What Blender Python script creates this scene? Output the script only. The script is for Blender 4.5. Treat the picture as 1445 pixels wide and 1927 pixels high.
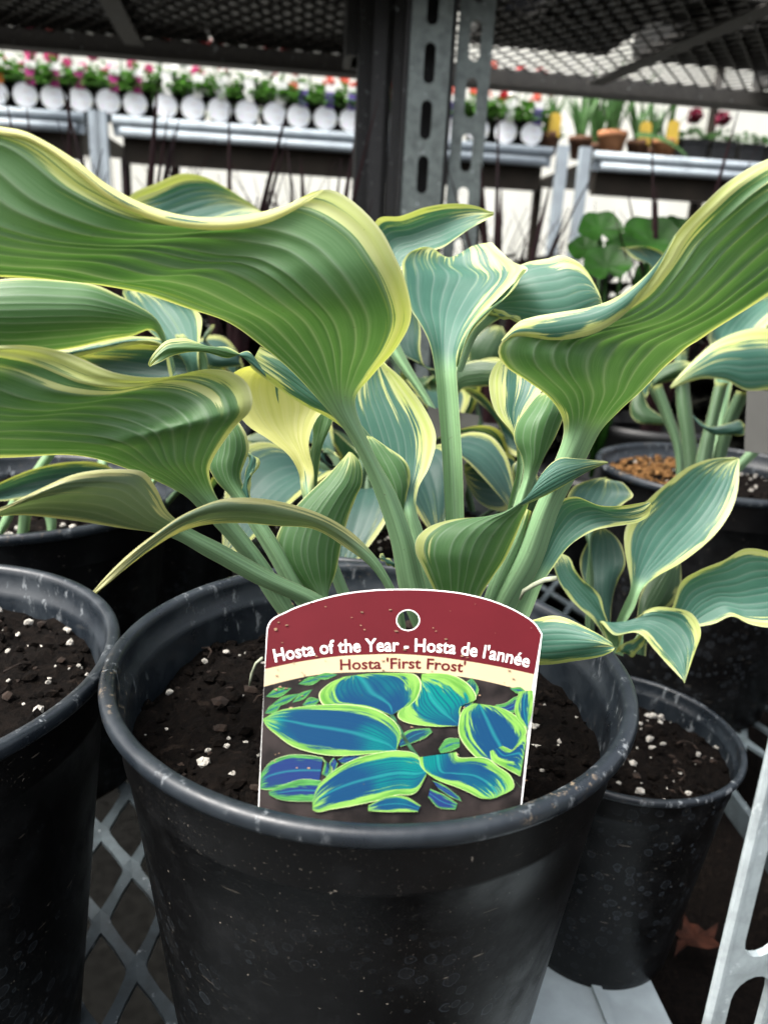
import bpy, math, random
import numpy as np
from mathutils import Vector, Matrix, noise as mnoise
from mathutils.geometry import tessellate_polygon

random.seed(7)
rng = np.random.default_rng(7)
scene = bpy.context.scene
for o in list(bpy.data.objects):
    bpy.data.objects.remove(o)
COL = scene.collection

# ------------------------------------------------------------------ camera, sky, sun, exposure
PITCH, ROLL, FPX, CX, CY = math.radians(17.4), math.radians(3.2), 1448.0, 722.5, 963.5
HC = 0.421                                   # camera height above the lower shelf (z = 0)
CAM = np.array([0.0, 0.0, HC])
_f = np.array([0, math.cos(PITCH), -math.sin(PITCH)])
_u0 = np.array([0, math.sin(PITCH), math.cos(PITCH)])
_r0 = np.array([1.0, 0, 0])
RT = math.cos(ROLL) * _r0 + math.sin(ROLL) * _u0
UP = -math.sin(ROLL) * _r0 + math.cos(ROLL) * _u0
FW = _f
cd = bpy.data.cameras.new('camera')
cam = bpy.data.objects.new('camera', cd)
COL.objects.link(cam)
cam.matrix_world = Matrix(((RT[0], UP[0], -FW[0], CAM[0]), (RT[1], UP[1], -FW[1], CAM[1]),
                           (RT[2], UP[2], -FW[2], CAM[2]), (0, 0, 0, 1)))
cd.sensor_fit = 'VERTICAL'
cd.sensor_height = 24.0
cd.lens = FPX / 1927.0 * 24.0
cd.clip_start, cd.clip_end = 0.01, 500
cd.dof.use_dof = True
cd.dof.focus_distance = 0.335
cd.dof.aperture_fstop = 6.3
scene.camera = cam

SUN_EL, SUN_AZ = math.radians(60), math.radians(248)     # azimuth clockwise from +Y
wd = bpy.data.worlds.new('World')
scene.world = wd
wd.use_nodes = True
wn = wd.node_tree
bg = wn.nodes['Background']
sky = wn.nodes.new('ShaderNodeTexSky')
sky.sky_type = 'NISHITA'
sky.sun_disc = False
sky.sun_elevation = SUN_EL
sky.sun_rotation = SUN_AZ
sky.air_density = 1.0
sky.dust_density = 9.0
sky.ozone_density = 1.0
hs = wn.nodes.new('ShaderNodeHueSaturation')          # hazy, half overcast: the whole sky is paler than a clear one
hs.inputs['Saturation'].default_value = 0.4
wn.links.new(sky.outputs[0], hs.inputs['Color'])
wn.links.new(hs.outputs[0], bg.inputs[0])
bg.inputs[1].default_value = 0.15
sd = bpy.data.lights.new('sun', 'SUN')
sd.energy = 1.35
sd.angle = math.radians(22)
sd.color = (1.0, 0.97, 0.92)
sun = bpy.data.objects.new('sun', sd)
COL.objects.link(sun)
sv = Vector((math.sin(SUN_AZ) * math.cos(SUN_EL), math.cos(SUN_AZ) * math.cos(SUN_EL), math.sin(SUN_EL)))
sun.rotation_euler = sv.to_track_quat('Z', 'Y').to_euler()
sun.location = (0, -2, 4)
vs = scene.view_settings
vs.view_transform = 'Standard'
vs.look = 'None'
vs.gamma = 1
vs.use_curve_mapping = False
vs.exposure = 1.85
scene.render.engine = 'CYCLES'
scene.cycles.use_denoising = True
scene.cycles.max_bounces = 8
scene.cycles.transparent_max_bounces = 8


# ------------------------------------------------------------------ helpers: pixels of the photograph to points
def P(x, y, d):
    """World point at photo pixel (x, y) and distance d along the view axis."""
    x, y, d = np.broadcast_arrays(np.asarray(x, float), np.asarray(y, float), np.asarray(d, float))
    a, b = (x - CX) / FPX * d, -(y - CY) / FPX * d
    return CAM + a[..., None] * RT + b[..., None] * UP + d[..., None] * FW


def RP(x, y, z):
    """World point where the ray through pixel (x, y) meets the height z."""
    q = P(x, y, 1.0) - CAM
    return CAM + q * (z - HC) / q[2]


def hermite(xs, Y, xq):
    xs = np.asarray(xs, float)
    Y = np.asarray(Y, float)
    n = len(xs)
    m = np.zeros_like(Y)
    dx = np.diff(xs)
    s = np.diff(Y, axis=0) / dx.reshape((-1,) + (1,) * (Y.ndim - 1))
    m[0], m[-1] = s[0], s[-1]
    for i in range(1, n - 1):
        w = dx[i - 1] / (dx[i - 1] + dx[i])
        m[i] = s[i - 1] * (1 - w) + s[i] * w
    k = np.clip(np.searchsorted(xs, xq, side='right') - 1, 0, n - 2)
    h = dx[k]
    t = (xq - xs[k]) / h
    sh = (-1,) + (1,) * (Y.ndim - 1)
    t, h = t.reshape(sh), h.reshape(sh)
    return ((2 * t**3 - 3 * t**2 + 1) * Y[k] + (t**3 - 2 * t**2 + t) * h * m[k]
            + (-2 * t**3 + 3 * t**2) * Y[k + 1] + (t**3 - t**2) * h * m[k + 1])


def tag(o, label=None, cat=None, group=None, kind=None):
    for k, v in (('label', label), ('category', cat), ('group', group), ('kind', kind)):
        if v:
            o[k] = v
    return o


def wloc(o):
    p = Vector((0, 0, 0))
    while o is not None:
        p = p + o.location
        o = o.parent
    return p


def empty(name, loc, label, cat, group=None):
    o = bpy.data.objects.new(name, None)
    COL.objects.link(o)
    o.location = loc
    o.empty_display_size = 0.02
    return tag(o, label, cat, group)


def link(name, me, parent=None, mats=None, smooth=True):
    o = bpy.data.objects.new(name, me)
    COL.objects.link(o)
    if mats:
        for m in (mats if isinstance(mats, (list, tuple)) else [mats]):
            me.materials.append(m)
    if smooth:
        me.polygons.foreach_set('use_smooth', [True] * len(me.polygons))
    if parent is not None:
        o.parent = parent
    return o


def mk(name, verts, faces, mat, parent=None, smooth=True, mi=None, origin=None):
    """Mesh object from world-space verts; under a parent they become local to it."""
    V = np.asarray(verts, float)
    if parent is not None:
        off = np.array(wloc(parent))
    elif origin is not None:
        off = np.asarray(origin, float)
    else:
        off = np.array([V[:, 0].mean(), V[:, 1].mean(), V[:, 2].min()])
    me = bpy.data.meshes.new(name)
    me.from_pydata((V - off).tolist(), [], faces)
    o = link(name, me, parent, mat, smooth)
    if mi is not None:
        me.polygons.foreach_set('material_index', mi)
    if parent is None:
        o.location = off
    me.update()
    return o


class MB:
    """Collects shapes, then links them as one mesh."""
    def __init__(s):
        s.v, s.f, s.m, s.cur = [], [], [], 0

    def add(s, v, f):
        n = len(s.v)
        s.v += [tuple(p) for p in v]
        s.f += [tuple(i + n for i in q) for q in f]
        s.m += [s.cur] * len(f)

    def box(s, c, h, R=None):
        c = np.asarray(c, float)
        R = np.eye(3) if R is None else np.asarray(R, float)
        v = [c + R @ (np.array([i, j, k]) * np.asarray(h)) for i in (-1, 1) for j in (-1, 1) for k in (-1, 1)]
        s.add(v, [(0, 1, 3, 2), (4, 6, 7, 5), (0, 4, 5, 1), (2, 3, 7, 6), (0, 2, 6, 4), (1, 5, 7, 3)])

    def bar(s, a, b, w, h, side=None):
        """Box from a to b, w wide along side, h thick."""
        a, b = np.asarray(a, float), np.asarray(b, float)
        d = b - a
        L = np.linalg.norm(d)
        d = d / L
        side = np.array([0, 0, 1.0]) if side is None else np.asarray(side, float)
        x = side - d * (side @ d)
        x /= np.linalg.norm(x)
        y = np.cross(d, x)
        s.box((a + b) / 2, (w / 2, h / 2, L / 2), np.stack([x, y, d], 1))

    def tube(s, pts, r, n=8, cap=True):
        pts = np.asarray(pts, float)
        r = np.broadcast_to(np.asarray(r, float), (len(pts),))
        t = np.gradient(pts, axis=0)
        t /= np.linalg.norm(t, axis=1)[:, None] + 1e-12
        ref = np.array([0.31, 0.27, 0.91])
        v = []
        for i in range(len(pts)):
            x = np.cross(t[i], ref)
            x /= np.linalg.norm(x)
            y = np.cross(t[i], x)
            for k in range(n):
                a = 2 * math.pi * k / n
                v.append(pts[i] + r[i] * (math.cos(a) * x + math.sin(a) * y))
        f = [(i * n + k, i * n + (k + 1) % n, (i + 1) * n + (k + 1) % n, (i + 1) * n + k)
             for i in range(len(pts) - 1) for k in range(n)]
        if cap:
            f += [tuple(range(n))[::-1], tuple((len(pts) - 1) * n + k for k in range(n))]
        s.add(v, f)

    def lathe(s, prof, c=(0, 0, 0), n=64):
        v = [(c[0] + r * math.cos(2 * math.pi * k / n), c[1] + r * math.sin(2 * math.pi * k / n), c[2] + z)
             for r, z in prof for k in range(n)]
        f = [(i * n + k, i * n + (k + 1) % n, (i + 1) * n + (k + 1) % n, (i + 1) * n + k)
             for i in range(len(prof) - 1) for k in range(n)]
        s.add(v, f)

    def blob(s, c, r, seed=0, sq=(1, 1, 1), lump=0.35):
        t = (1 + 5 ** .5) / 2
        v = np.array([(-1, t, 0), (1, t, 0), (-1, -t, 0), (1, -t, 0), (0, -1, t), (0, 1, t), (0, -1, -t), (0, 1, -t),
                      (t, 0, -1), (t, 0, 1), (-t, 0, -1), (-t, 0, 1)], float)
        v /= np.linalg.norm(v[0])
        f = [(0, 11, 5), (0, 5, 1), (0, 1, 7), (0, 7, 10), (0, 10, 11), (1, 5, 9), (5, 11, 4), (11, 10, 2), (10, 7, 6),
             (7, 1, 8), (3, 9, 4), (3, 4, 2), (3, 2, 6), (3, 6, 8), (3, 8, 9), (4, 9, 5), (2, 4, 11), (6, 2, 10), (8, 6, 7), (9, 8, 1)]
        g = np.random.default_rng(seed)
        v = v * (1 + lump * g.uniform(-1, 1, (12, 1))) * np.asarray(sq)
        s.add(np.asarray(c) + r * v, f)

    def build(s, name, mat, parent=None, smooth=False, origin=None):
        return mk(name, s.v, s.f, mat, parent, smooth, s.m if isinstance(mat, (list, tuple)) else None, origin)


def dup(root, loc=None, label=None, group=None):
    r = root.copy()
    COL.objects.link(r)
    if loc is not None:
        r.location = loc
    if label:
        r['label'] = label
    if group:
        r['group'] = group
    for ch in list(root.children):
        c = ch.copy()
        COL.objects.link(c)
        c.parent = r
        for g in list(ch.children):
            d = g.copy()
            COL.objects.link(d)
            d.parent = c
    return r


# ------------------------------------------------------------------ materials
class NT:
    def __init__(s, name):
        s.m = bpy.data.materials.new(name)
        s.m.use_nodes = True
        s.t = s.m.node_tree
        s.b = s.t.nodes['Principled BSDF']
        s.out = s.t.nodes['Material Output']

    def n(s, typ, ins=(), **kw):
        x = s.t.nodes.new('ShaderNode' + typ)
        for k, v in kw.items():
            setattr(x, k, v)
        for k, v in (ins.items() if isinstance(ins, dict) else enumerate(ins)):
            if v is not None:
                s.set(x.inputs[k], v)
        return x

    def set(s, sock, v):
        if isinstance(v, bpy.types.NodeSocket):
            s.t.links.new(v, sock)
        elif isinstance(v, tuple) and len(v) == 3 and sock.type == 'RGBA':
            sock.default_value = (*v, 1)
        else:
            sock.default_value = v

    def math(s, op, a, b=None, c=None, clamp=False):
        x = s.n('Math', (a, b, c) if c is not None else ((a, b) if b is not None else (a,)), operation=op)
        x.use_clamp = clamp
        return x.outputs[0]

    def mix(s, f, a, b, mode='MIX'):
        x = s.n('Mix', data_type='RGBA', blend_type=mode)
        s.set(x.inputs[0], f)
        s.set(x.inputs[6], a)
        s.set(x.inputs[7], b)
        return x.outputs[2]

    def ss(s, v, a, b):
        x = s.n('MapRange', interpolation_type='SMOOTHSTEP')
        s.set(x.inputs[0], v)
        x.inputs[1].default_value, x.inputs[2].default_value = a, b
        return x.outputs[0]

    def noise(s, co, scale, detail=3, rough=.5, out=0):
        x = s.n('TexNoise', {'Scale': scale, 'Detail': detail, 'Roughness': rough})
        if co is not None:
            s.set(x.inputs['Vector'], co)
        return x.outputs[out]

    def obj(s):
        return s.n('TexCoord').outputs['Object']

    def p(s, **kw):
        for k, v in kw.items():
            s.set(s.b.inputs[k.replace('_', ' ')], v)

    def bump(s, h, st=.3, dist=.001):
        x = s.n('Bump', {'Strength': st, 'Distance': dist, 'Height': h})
        s.set(s.b.inputs['Normal'], x.outputs[0])
        return x.outputs[0]


def plain(name, col, rough=.5, var=.25, scale=30, metal=0.0, spec=.22, bump=0.0, trans=0.0):
    t = NT(name)
    n = t.noise(t.obj(), scale, 4)
    c = t.mix(t.ss(n, .3, .7), tuple(x * (1 - var) for x in col), tuple(min(1, x * (1 + var)) for x in col))
    t.p(Base_Color=c, Roughness=rough, Metallic=metal, Specular_IOR_Level=spec)
    if bump:
        t.bump(t.noise(t.obj(), scale * 3, 5), bump, .002)
    if trans:
        tr = t.n('BsdfTranslucent', {'Color': c})
        mx = t.n('MixShader', (trans, t.b.outputs[0], tr.outputs[0]))
        t.t.links.new(mx.outputs[0], t.out.inputs[0])
    return t.m


def leafmat(name, top=((.026, .092, .066), (.046, .126, .090)), und=((.042, .108, .032), (.070, .148, .060)),
            mar=((.33, .385, .10), (.41, .44, .21)), pet=(.165, .29, .145), vein=.38, trans=.33, streak=1.0, pink=True, flat=False):
    t = NT(name)
    a = t.n('Attribute', attribute_name='lf')
    sp = t.n('SeparateXYZ', (a.outputs['Vector'],))
    u, v, s = sp.outputs
    pt = t.n('Attribute', attribute_name='lp').outputs['Fac']
    nv = t.n('Attribute', attribute_name='ln').outputs['Fac']
    rnd = t.n('ObjectInfo').outputs['Random']
    co = t.n('CombineXYZ', (t.math('MULTIPLY', u, 9.0), t.math('MULTIPLY', v, 2.6), t.math('MULTIPLY', rnd, 37.0))).outputs[0]
    co2 = t.n('CombineXYZ', (t.math('MULTIPLY', u, 42.0), t.math('MULTIPLY', v, 7.0), t.math('MULTIPLY', rnd, 37.0))).outputs[0]
    n1 = t.noise(co, 1.0, 2)
    n2 = t.noise(co2, 1.0, 3)
    au = t.math('ABSOLUTE', u)
    lw = t.n('Attribute', attribute_name='lw').outputs['Fac']
    lw = t.math('MINIMUM', t.math('ADD', t.math('MULTIPLY', lw, 2.6), .04), 1.0)
    jag = t.math('ADD', t.math('MULTIPLY', t.math('SUBTRACT', n1, .5), streak * 1.15), t.math('MULTIPLY', t.math('SUBTRACT', n2, .5), streak * .75))
    inner = t.math('MULTIPLY', t.math('MULTIPLY', jag, lw), t.ss(au, 1.0, .90))
    ssig = t.math('ADD', s, inner)
    mm = t.ss(ssig, -.05, .05) if flat else t.ss(ssig, -.012, .012)
    half = t.math('MULTIPLY', t.ss(t.math('ADD', ssig, t.math('MULTIPLY', t.math('SUBTRACT', n2, .5), .30)), -.05, -.035), .40)
    uw = t.n('Attribute', attribute_name='lu').outputs['Fac']
    vn = t.math('ABSOLUTE', t.math('COSINE', t.math('MULTIPLY', uw, t.math('MULTIPLY', nv, math.pi / 2))))
    vl = t.math('ADD', t.math('MULTIPLY', t.ss(vn, .975, 1.0), .62), t.math('MULTIPLY', t.ss(vn, .80, 1.0), .38))
    vl = t.math('MULTIPLY', t.math('MULTIPLY', vl, vein), t.math('ADD', .45, t.math('MULTIPLY', n1, 1.1)))
    big = t.noise(t.obj(), 22, 3)
    fine = t.noise(co2, 3.0, 2)
    var = t.math('ADD', t.math('MULTIPLY', big, .6), t.math('MULTIPLY', fine, .4))
    ct = t.mix(t.ss(t.noise(t.obj(), 34, 2), .40, .58) if flat else t.ss(var, .35, .65), top[0], top[1])
    ct = t.mix(half, ct, tuple(.55 * p + .45 * q for p, q in zip(top[1], mar[0])))
    ct = t.mix(vl, ct, tuple(min(1, .7 * x + .12) for x in top[1]))
    cu = t.mix(t.ss(var, .35, .65), und[0], und[1])
    cu = t.mix(half, cu, tuple(.6 * p + .4 * q for p, q in zip(und[1], mar[0])))
    cu = t.mix(vl, cu, tuple(min(1, .8 * x + .14) for x in und[1]))
    cm = t.mix(t.ss(n1, .3, .7), mar[0], mar[1])
    bf = t.n('NewGeometry').outputs['Backfacing']
    cm = t.mix(t.math('MULTIPLY', vl, .55), cm, (.30, .36, .11))
    cm = t.mix(t.math('MULTIPLY', t.ss(n2, .55, .72), .35), cm, tuple(.65 * x for x in mar[0]))
    cmu = t.mix(.30, cm, (.25, .28, .12))
    c = t.mix(bf, t.mix(mm, ct, cm), t.mix(mm, cu, cmu))
    pc = t.mix(t.ss(t.noise(t.n('CombineXYZ', (t.math('MULTIPLY', u, 6.0), t.math('MULTIPLY', v, 3.0), rnd)).outputs[0], 1.2, 4), .3, .7), pet, tuple(x * .62 for x in pet))
    pc = t.mix(t.ss(t.noise(t.obj(), 900, 2), .70, .74), pc, (.10, .12, .07))
    c = t.mix(pt, c, pc)
    edge = t.ss(au, .975, .992)
    c = t.mix(t.math('MULTIPLY', edge, .8), c, (.46, .48, .28))
    dirt = t.ss(t.noise(t.obj(), 420, 2), .73, .77)
    c = t.mix(t.math('MULTIPLY', dirt, .35), c, (.05, .06, .04))
    t.p(Base_Color=c, Roughness=t.math('ADD', .42, t.math('MULTIPLY', big, .2)), Specular_IOR_Level=.35)
    if flat:
        vd = t.ss(vn, .75, 1.0)
        c = t.mix(t.math('MULTIPLY', t.math('MULTIPLY', vd, t.math('SUBTRACT', 1.0, mm)), .65), c, (.002, .025, .07))
        c = t.mix(t.math('MULTIPLY', t.math('MULTIPLY', t.ss(t.math('ABSOLUTE', u), .10, .0), t.math('SUBTRACT', 1.0, mm)), .35), c, (.015, .20, .18))
        c = t.mix(t.math('MULTIPLY', t.ss(fine, .5, .7), .35), c, t.mix(.55, c, (.003, .02, .06)), 'MIX')
        t.p(Base_Color=c, Roughness=.5, Specular_IOR_Level=.06)
        return t.m
    t.bump(t.math('ADD', t.math('MULTIPLY', n2, .35), t.math('MULTIPLY', t.noise(t.obj(), 1300, 2), .35)), .22, .0006)
    tc = t.mix(1.0, c, (1.0, 1.0, .45), 'MULTIPLY')
    tc = t.mix(1.0, tc, (1.25, 1.25, 1.25), 'MULTIPLY')
    tr = t.n('BsdfTranslucent', {'Color': tc})
    f = t.math('MULTIPLY', t.math('SUBTRACT', 1.0, t.math('MULTIPLY', pt, .85)), trans)
    mx = t.n('MixShader', (f, t.b.outputs[0], tr.outputs[0]))
    t.t.links.new(mx.outputs[0], t.out.inputs[0])
    return t.m


def potmat():
    t = NT('black_plastic')
    co = t.obj()
    rnd = t.n('ObjectInfo').outputs['Random']
    shift = t.n('VectorMath', (co, t.n('CombineXYZ', (rnd, rnd, rnd)).outputs[0]), operation='ADD').outputs[0]
    z = t.n('SeparateXYZ', (co,)).outputs[2]
    vo = t.n('TexVoronoi', {'Vector': shift, 'Scale': 125.0, 'Randomness': 1.0}, feature='F1')
    r = t.math('ADD', .10, t.math('MULTIPLY', t.n('SeparateColor', (vo.outputs['Color'],)).outputs[0], .34))
    wob = t.math('MULTIPLY', t.math('SUBTRACT', t.noise(shift, 210, 2), .5), .30)
    dd = t.math('ADD', vo.outputs['Distance'], wob)
    ring = t.ss(t.math('ABSOLUTE', t.math('SUBTRACT', dd, r)), .045, .008)
    fill = t.math('MULTIPLY', t.ss(t.math('SUBTRACT', dd, r), .0, -.05), .20)
    patch = t.ss(t.noise(shift, 13, 4), .34, .58)
    low = t.ss(z, .22, .13)
    ringm = t.math('MULTIPLY', t.math('MULTIPLY', t.math('MAXIMUM', ring, fill), patch), low)
    speck = t.math('MAXIMUM', t.ss(t.noise(shift, 330, 3), .715, .75), t.math('MULTIPLY', t.ss(t.noise(shift, 800, 2), .66, .72), t.math('MULTIPLY', patch, .28)))
    mott = t.ss(t.noise(shift, 30, 5, .65), .45, .75)
    scr = t.n('Mapping', (shift,))
    scr.inputs['Scale'].default_value = (60, 60, 420)
    str_ = t.math('MULTIPLY', t.ss(t.noise(scr.outputs[0], 1.0, 3), .70, .745), patch)
    c = t.mix(mott, (.0020, .0021, .0023), (.0056, .0061, .0066))
    c = t.mix(t.math('MULTIPLY', ringm, .42), c, (.060, .072, .085))
    c = t.mix(t.math('MULTIPLY', str_, .7), c, (.15, .13, .105))
    c = t.mix(t.math('MULTIPLY', speck, .7), c, (.19, .17, .14))
    t.p(Base_Color=c, Roughness=t.math('ADD', .36, t.math('MULTIPLY', mott, .2)), Specular_IOR_Level=.19)
    t.bump(t.math('ADD', t.noise(shift, 260, 4), t.math('MULTIPLY', ringm, .6)), .10, .0006)
    return t.m


def rimmat():
    t = NT('scuffed_plastic_rim')
    co = t.obj()
    mott = t.ss(t.noise(co, 45, 5, .65), .35, .7)
    c = t.mix(mott, (.007, .0097, .013), (.0125, .017, .0215))
    sc = t.n('Mapping', (co,))
    sc.inputs['Scale'].default_value = (170, 170, 60)
    scuff = t.math('MULTIPLY', t.ss(t.noise(sc.outputs[0], 1.2, 6, .7), .565, .64), t.ss(t.noise(co, 19, 2), .42, .6))
    c = t.mix(t.math('MULTIPLY', scuff, .75), c, (.16, .175, .185))
    dust = t.math('MULTIPLY', t.ss(t.noise(co, 260, 4, .7), .56, .66), t.ss(t.noise(co, 13, 3), .56, .66))
    c = t.mix(t.math('MULTIPLY', dust, .8), c, (.16, .125, .088))
    t.p(Base_Color=c, Roughness=t.math('ADD', .27, t.math('MULTIPLY', mott, .25)), Specular_IOR_Level=.36)
    t.bump(t.math('ADD', t.noise(co, 300, 4), t.math('MULTIPLY', scuff, .8)), .12, .0006)
    return t.m


def soilmat(name='potting_soil', a=(.0018, .0014, .0012), b=(.0068, .0049, .0038)):
    t = NT(name)
    co = t.obj()
    n = t.noise(co, 240, 6, .7)
    c = t.mix(t.ss(n, .35, .72), a, b)
    c = t.mix(t.math('MULTIPLY', t.ss(t.noise(co, 110, 3), .64, .70), .6), c, tuple(x * 2.6 for x in b))
    t.p(Base_Color=c, Roughness=1.0, Specular_IOR_Level=.06)
    t.bump(n, .9, .004)
    return t.m


def steelmat(name, col, rough=.45, metal=.6):
    t = NT(name)
    co = t.obj()
    n = t.noise(co, 60, 5, .65)
    sp = t.n('TexVoronoi', {'Vector': co, 'Scale': 140.0}).outputs['Color']
    spg = t.n('SeparateColor', (sp,)).outputs[0]
    c = t.mix(t.ss(n, .3, .7), tuple(x * .65 for x in col), tuple(min(1, x * 1.25) for x in col))
    c = t.mix(t.math('MULTIPLY', spg, .22), c, tuple(min(1, x * 1.6) for x in col))
    wt = t.ss(t.noise(co, 95, 4, .7), .64, .72)
    c = t.mix(t.math('MULTIPLY', wt, .6), c, (.55, .60, .62))
    t.p(Base_Color=c, Roughness=t.math('ADD', rough, t.math('MULTIPLY', n, .2)), Metallic=metal)
    t.bump(n, .15, .001)
    return t.m


M = {}
M['leaf'] = leafmat('hosta_leaf')
M['leaf_shade'] = leafmat('hosta_leaf_shade_tone', top=((.013, .046, .036), (.024, .068, .052)), und=((.018, .048, .017), (.032, .070, .028)), mar=((.20, .23, .05), (.27, .28, .11)), pet=(.055, .105, .05), vein=.15)  # darker copy of the leaf colours with the shade of the rear leaves put in
M['leaf_yellow'] = leafmat('hosta_leaf_yellow', mar=((.44, .45, .15), (.50, .50, .22)), vein=.2)
M['leaf_pale'] = leafmat('hosta_leaf_pale', und=((.075, .118, .066), (.105, .150, .088)), mar=((.36, .34, .14), (.42, .40, .22)), vein=.2)
M['print_leaf'] = leafmat('printed_leaf', top=((.003, .028, .070), (.0, .100, .090)), und=((.003, .028, .070), (.0, .100, .090)),
                          mar=((.050, .150, .022), (.125, .25, .050)), vein=.0, trans=0, streak=.75, flat=True)
M['print_dark'] = leafmat('printed_dark_leaf', top=((.008, .016, .075), (.005, .03, .05)), und=((.008, .016, .075), (.005, .03, .05)),
                          mar=((.018, .085, .022), (.045, .17, .04)), vein=.1, trans=0, streak=.75, flat=True)
M['pot'] = potmat()
M['rim'] = rimmat()
M['soil'] = soilmat()
M['brownsoil'] = soilmat('brown_top_dressing', (.07, .032, .011), (.20, .11, .043))
M['perlite'] = plain('perlite', (.29, .275, .245), .95, .35, 300, bump=.6)
M['bark'] = plain('bark_bits', (.013, .0078, .0052), .9, .5, 200)
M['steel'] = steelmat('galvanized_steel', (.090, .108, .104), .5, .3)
M['nearsteel'] = steelmat('pale_galvanized_steel', (.27, .31, .32), .45, .35)  # lighter tone of the galvanized steel, for the near post
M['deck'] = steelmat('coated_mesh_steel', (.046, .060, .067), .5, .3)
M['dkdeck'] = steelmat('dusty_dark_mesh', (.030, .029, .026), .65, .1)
M['darkpost'] = steelmat('dark_post_steel', (.010, .0105, .011), .55, .1)
M['bench'] = plain('bench_rail_paint', (.29, .335, .365), .45, .12, 20)
M['strip'] = plain('pale_shelf_plate', (.30, .35, .365), .5, .12, 40)
M['wood'] = plain('dark_bench_board', (.020, .016, .0115), .8, .35, 12)
M['ground'] = plain('dark_gravel_ground', (.055, .05, .045), .95, .5, 25, bump=.8)
M['maroon'] = plain('maroon_print', (.062, .0055, .0085), .5, .06, 40, spec=.06)
M['cream'] = plain('cream_print', (.315, .255, .160), .5, .04, 40, spec=.06)
M['white'] = plain('white_card', (.62, .62, .60), .35, .03, 40)
M['photo'] = plain('printed_brown', (.011, .0085, .008), .42, .8, 90, spec=.1)
M['tagback'] = plain('shaded_tag_card', (.055, .055, .05), .6, .06, 40)  # white-grey card darkened, its shade put into the colour
M['ink'] = plain('grey_ink', (.04, .04, .04), .6, .1, 40)
M['dark_green_print'] = plain('printed_green', (.010, .05, .02), .42, .7, 300)
M['crack'] = plain('dry_debris', (.20, .13, .08), .9, .4, 200)
M['twig'] = plain('dry_twig', (.22, .24, .17), .8, .3, 200)

# ------------------------------------------------------------------ the setting
GZ = -0.50
n = 60
gx = np.concatenate([np.linspace(-150, -6, 12), np.linspace(-5, 5, 41), np.linspace(6, 150, 12)])
gy = np.concatenate([np.linspace(-150, -2, 12), np.linspace(-1, 8, 41), np.linspace(9, 200, 12)])
V = [(x, y, GZ + .012 * mnoise.noise((x * 3, y * 3, 0))) for y in gy for x in gx]
nx = len(gx)
F = [(j * nx + i, j * nx + i + 1, (j + 1) * nx + i + 1, (j + 1) * nx + i) for j in range(len(gy) - 1) for i in range(nx - 1)]
tag(mk('ground', V, F, M['ground'], origin=(0, 0, GZ)), kind='structure')

YAW = math.radians(6.5)
EX = np.array([math.cos(YAW), math.sin(YAW), 0])
EY = np.array([-math.sin(YAW), math.cos(YAW), 0])
EZ = np.array([0, 0, 1.0])
RB = np.stack([EX, EY, EZ], 1)


def on_line(px, py, O, z):
    """Parameter along the line O + s*EX (height z) that the camera sees at column px near row py."""
    o = np.array([O[0], O[1], z])
    best = None
    for s in np.linspace(-3, 4, 2801):
        q = o + s * EX - CAM
        if q @ FW < .05:
            continue
        x = CX + FPX * (q @ RT) / (q @ FW)
        if best is None or abs(x - px) < best[0]:
            best = (abs(x - px), s)
    return best[1]


# translucent film wall far behind the benches; upper part added to whiten the sky
t = NT('greenhouse_film')
co = t.obj()
mp = t.n('Mapping', (co,))
mp.inputs['Scale'].default_value = (9, 1, 1.1)
fold = t.noise(mp.outputs[0], 1.0, 4)
zz = t.n('SeparateXYZ', (co,)).outputs[2]
c = t.mix(t.ss(fold, .3, .7), (.86, .86, .78), (.92, .92, .87))
t.p(Base_Color=c, Roughness=.5)
t.bump(fold, .3, .03)
tr = t.n('BsdfTranslucent', {'Color': (.92, .91, .76)})
mx = t.n('MixShader', (.62, t.b.outputs[0], tr.outputs[0]))
t.t.links.new(mx.outputs[0], t.out.inputs[0])
M['film'] = t.m
W0 = P(722, 300, 3.5)
W0[2] = 0
WH = HC + 1.75 - GZ
gw = empty('windbreak', (W0[0], W0[1], GZ), 'windbreak of translucent cream plastic film far behind the benches, upper part added as white sky', 'windbreak')
V, F = [], []
for i in range(121):
    s = -4.5 + 9 * i / 120
    for j in range(13):
        z = GZ + WH * j / 12
        q = W0 + EX * s + EY * (.012 * math.sin(s * 17) + .015 * mnoise.noise((s * 4, z, 3)))
        V.append((q[0], q[1], z))
F = [(i * 13 + j, (i + 1) * 13 + j, (i + 1) * 13 + j + 1, i * 13 + j + 1) for i in range(120) for j in range(12)]
mk('film', V, F, M['film'], gw)
for s in (-3.0, -1.5, 0.0, 1.5, 3.0):
    b = MB()
    q = W0 + EX * s - EY * .05
    b.bar((q[0], q[1], GZ), (q[0], q[1], GZ + WH), .03, .03, EX)
    b.build('stake', M['wood'], gw)

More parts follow.
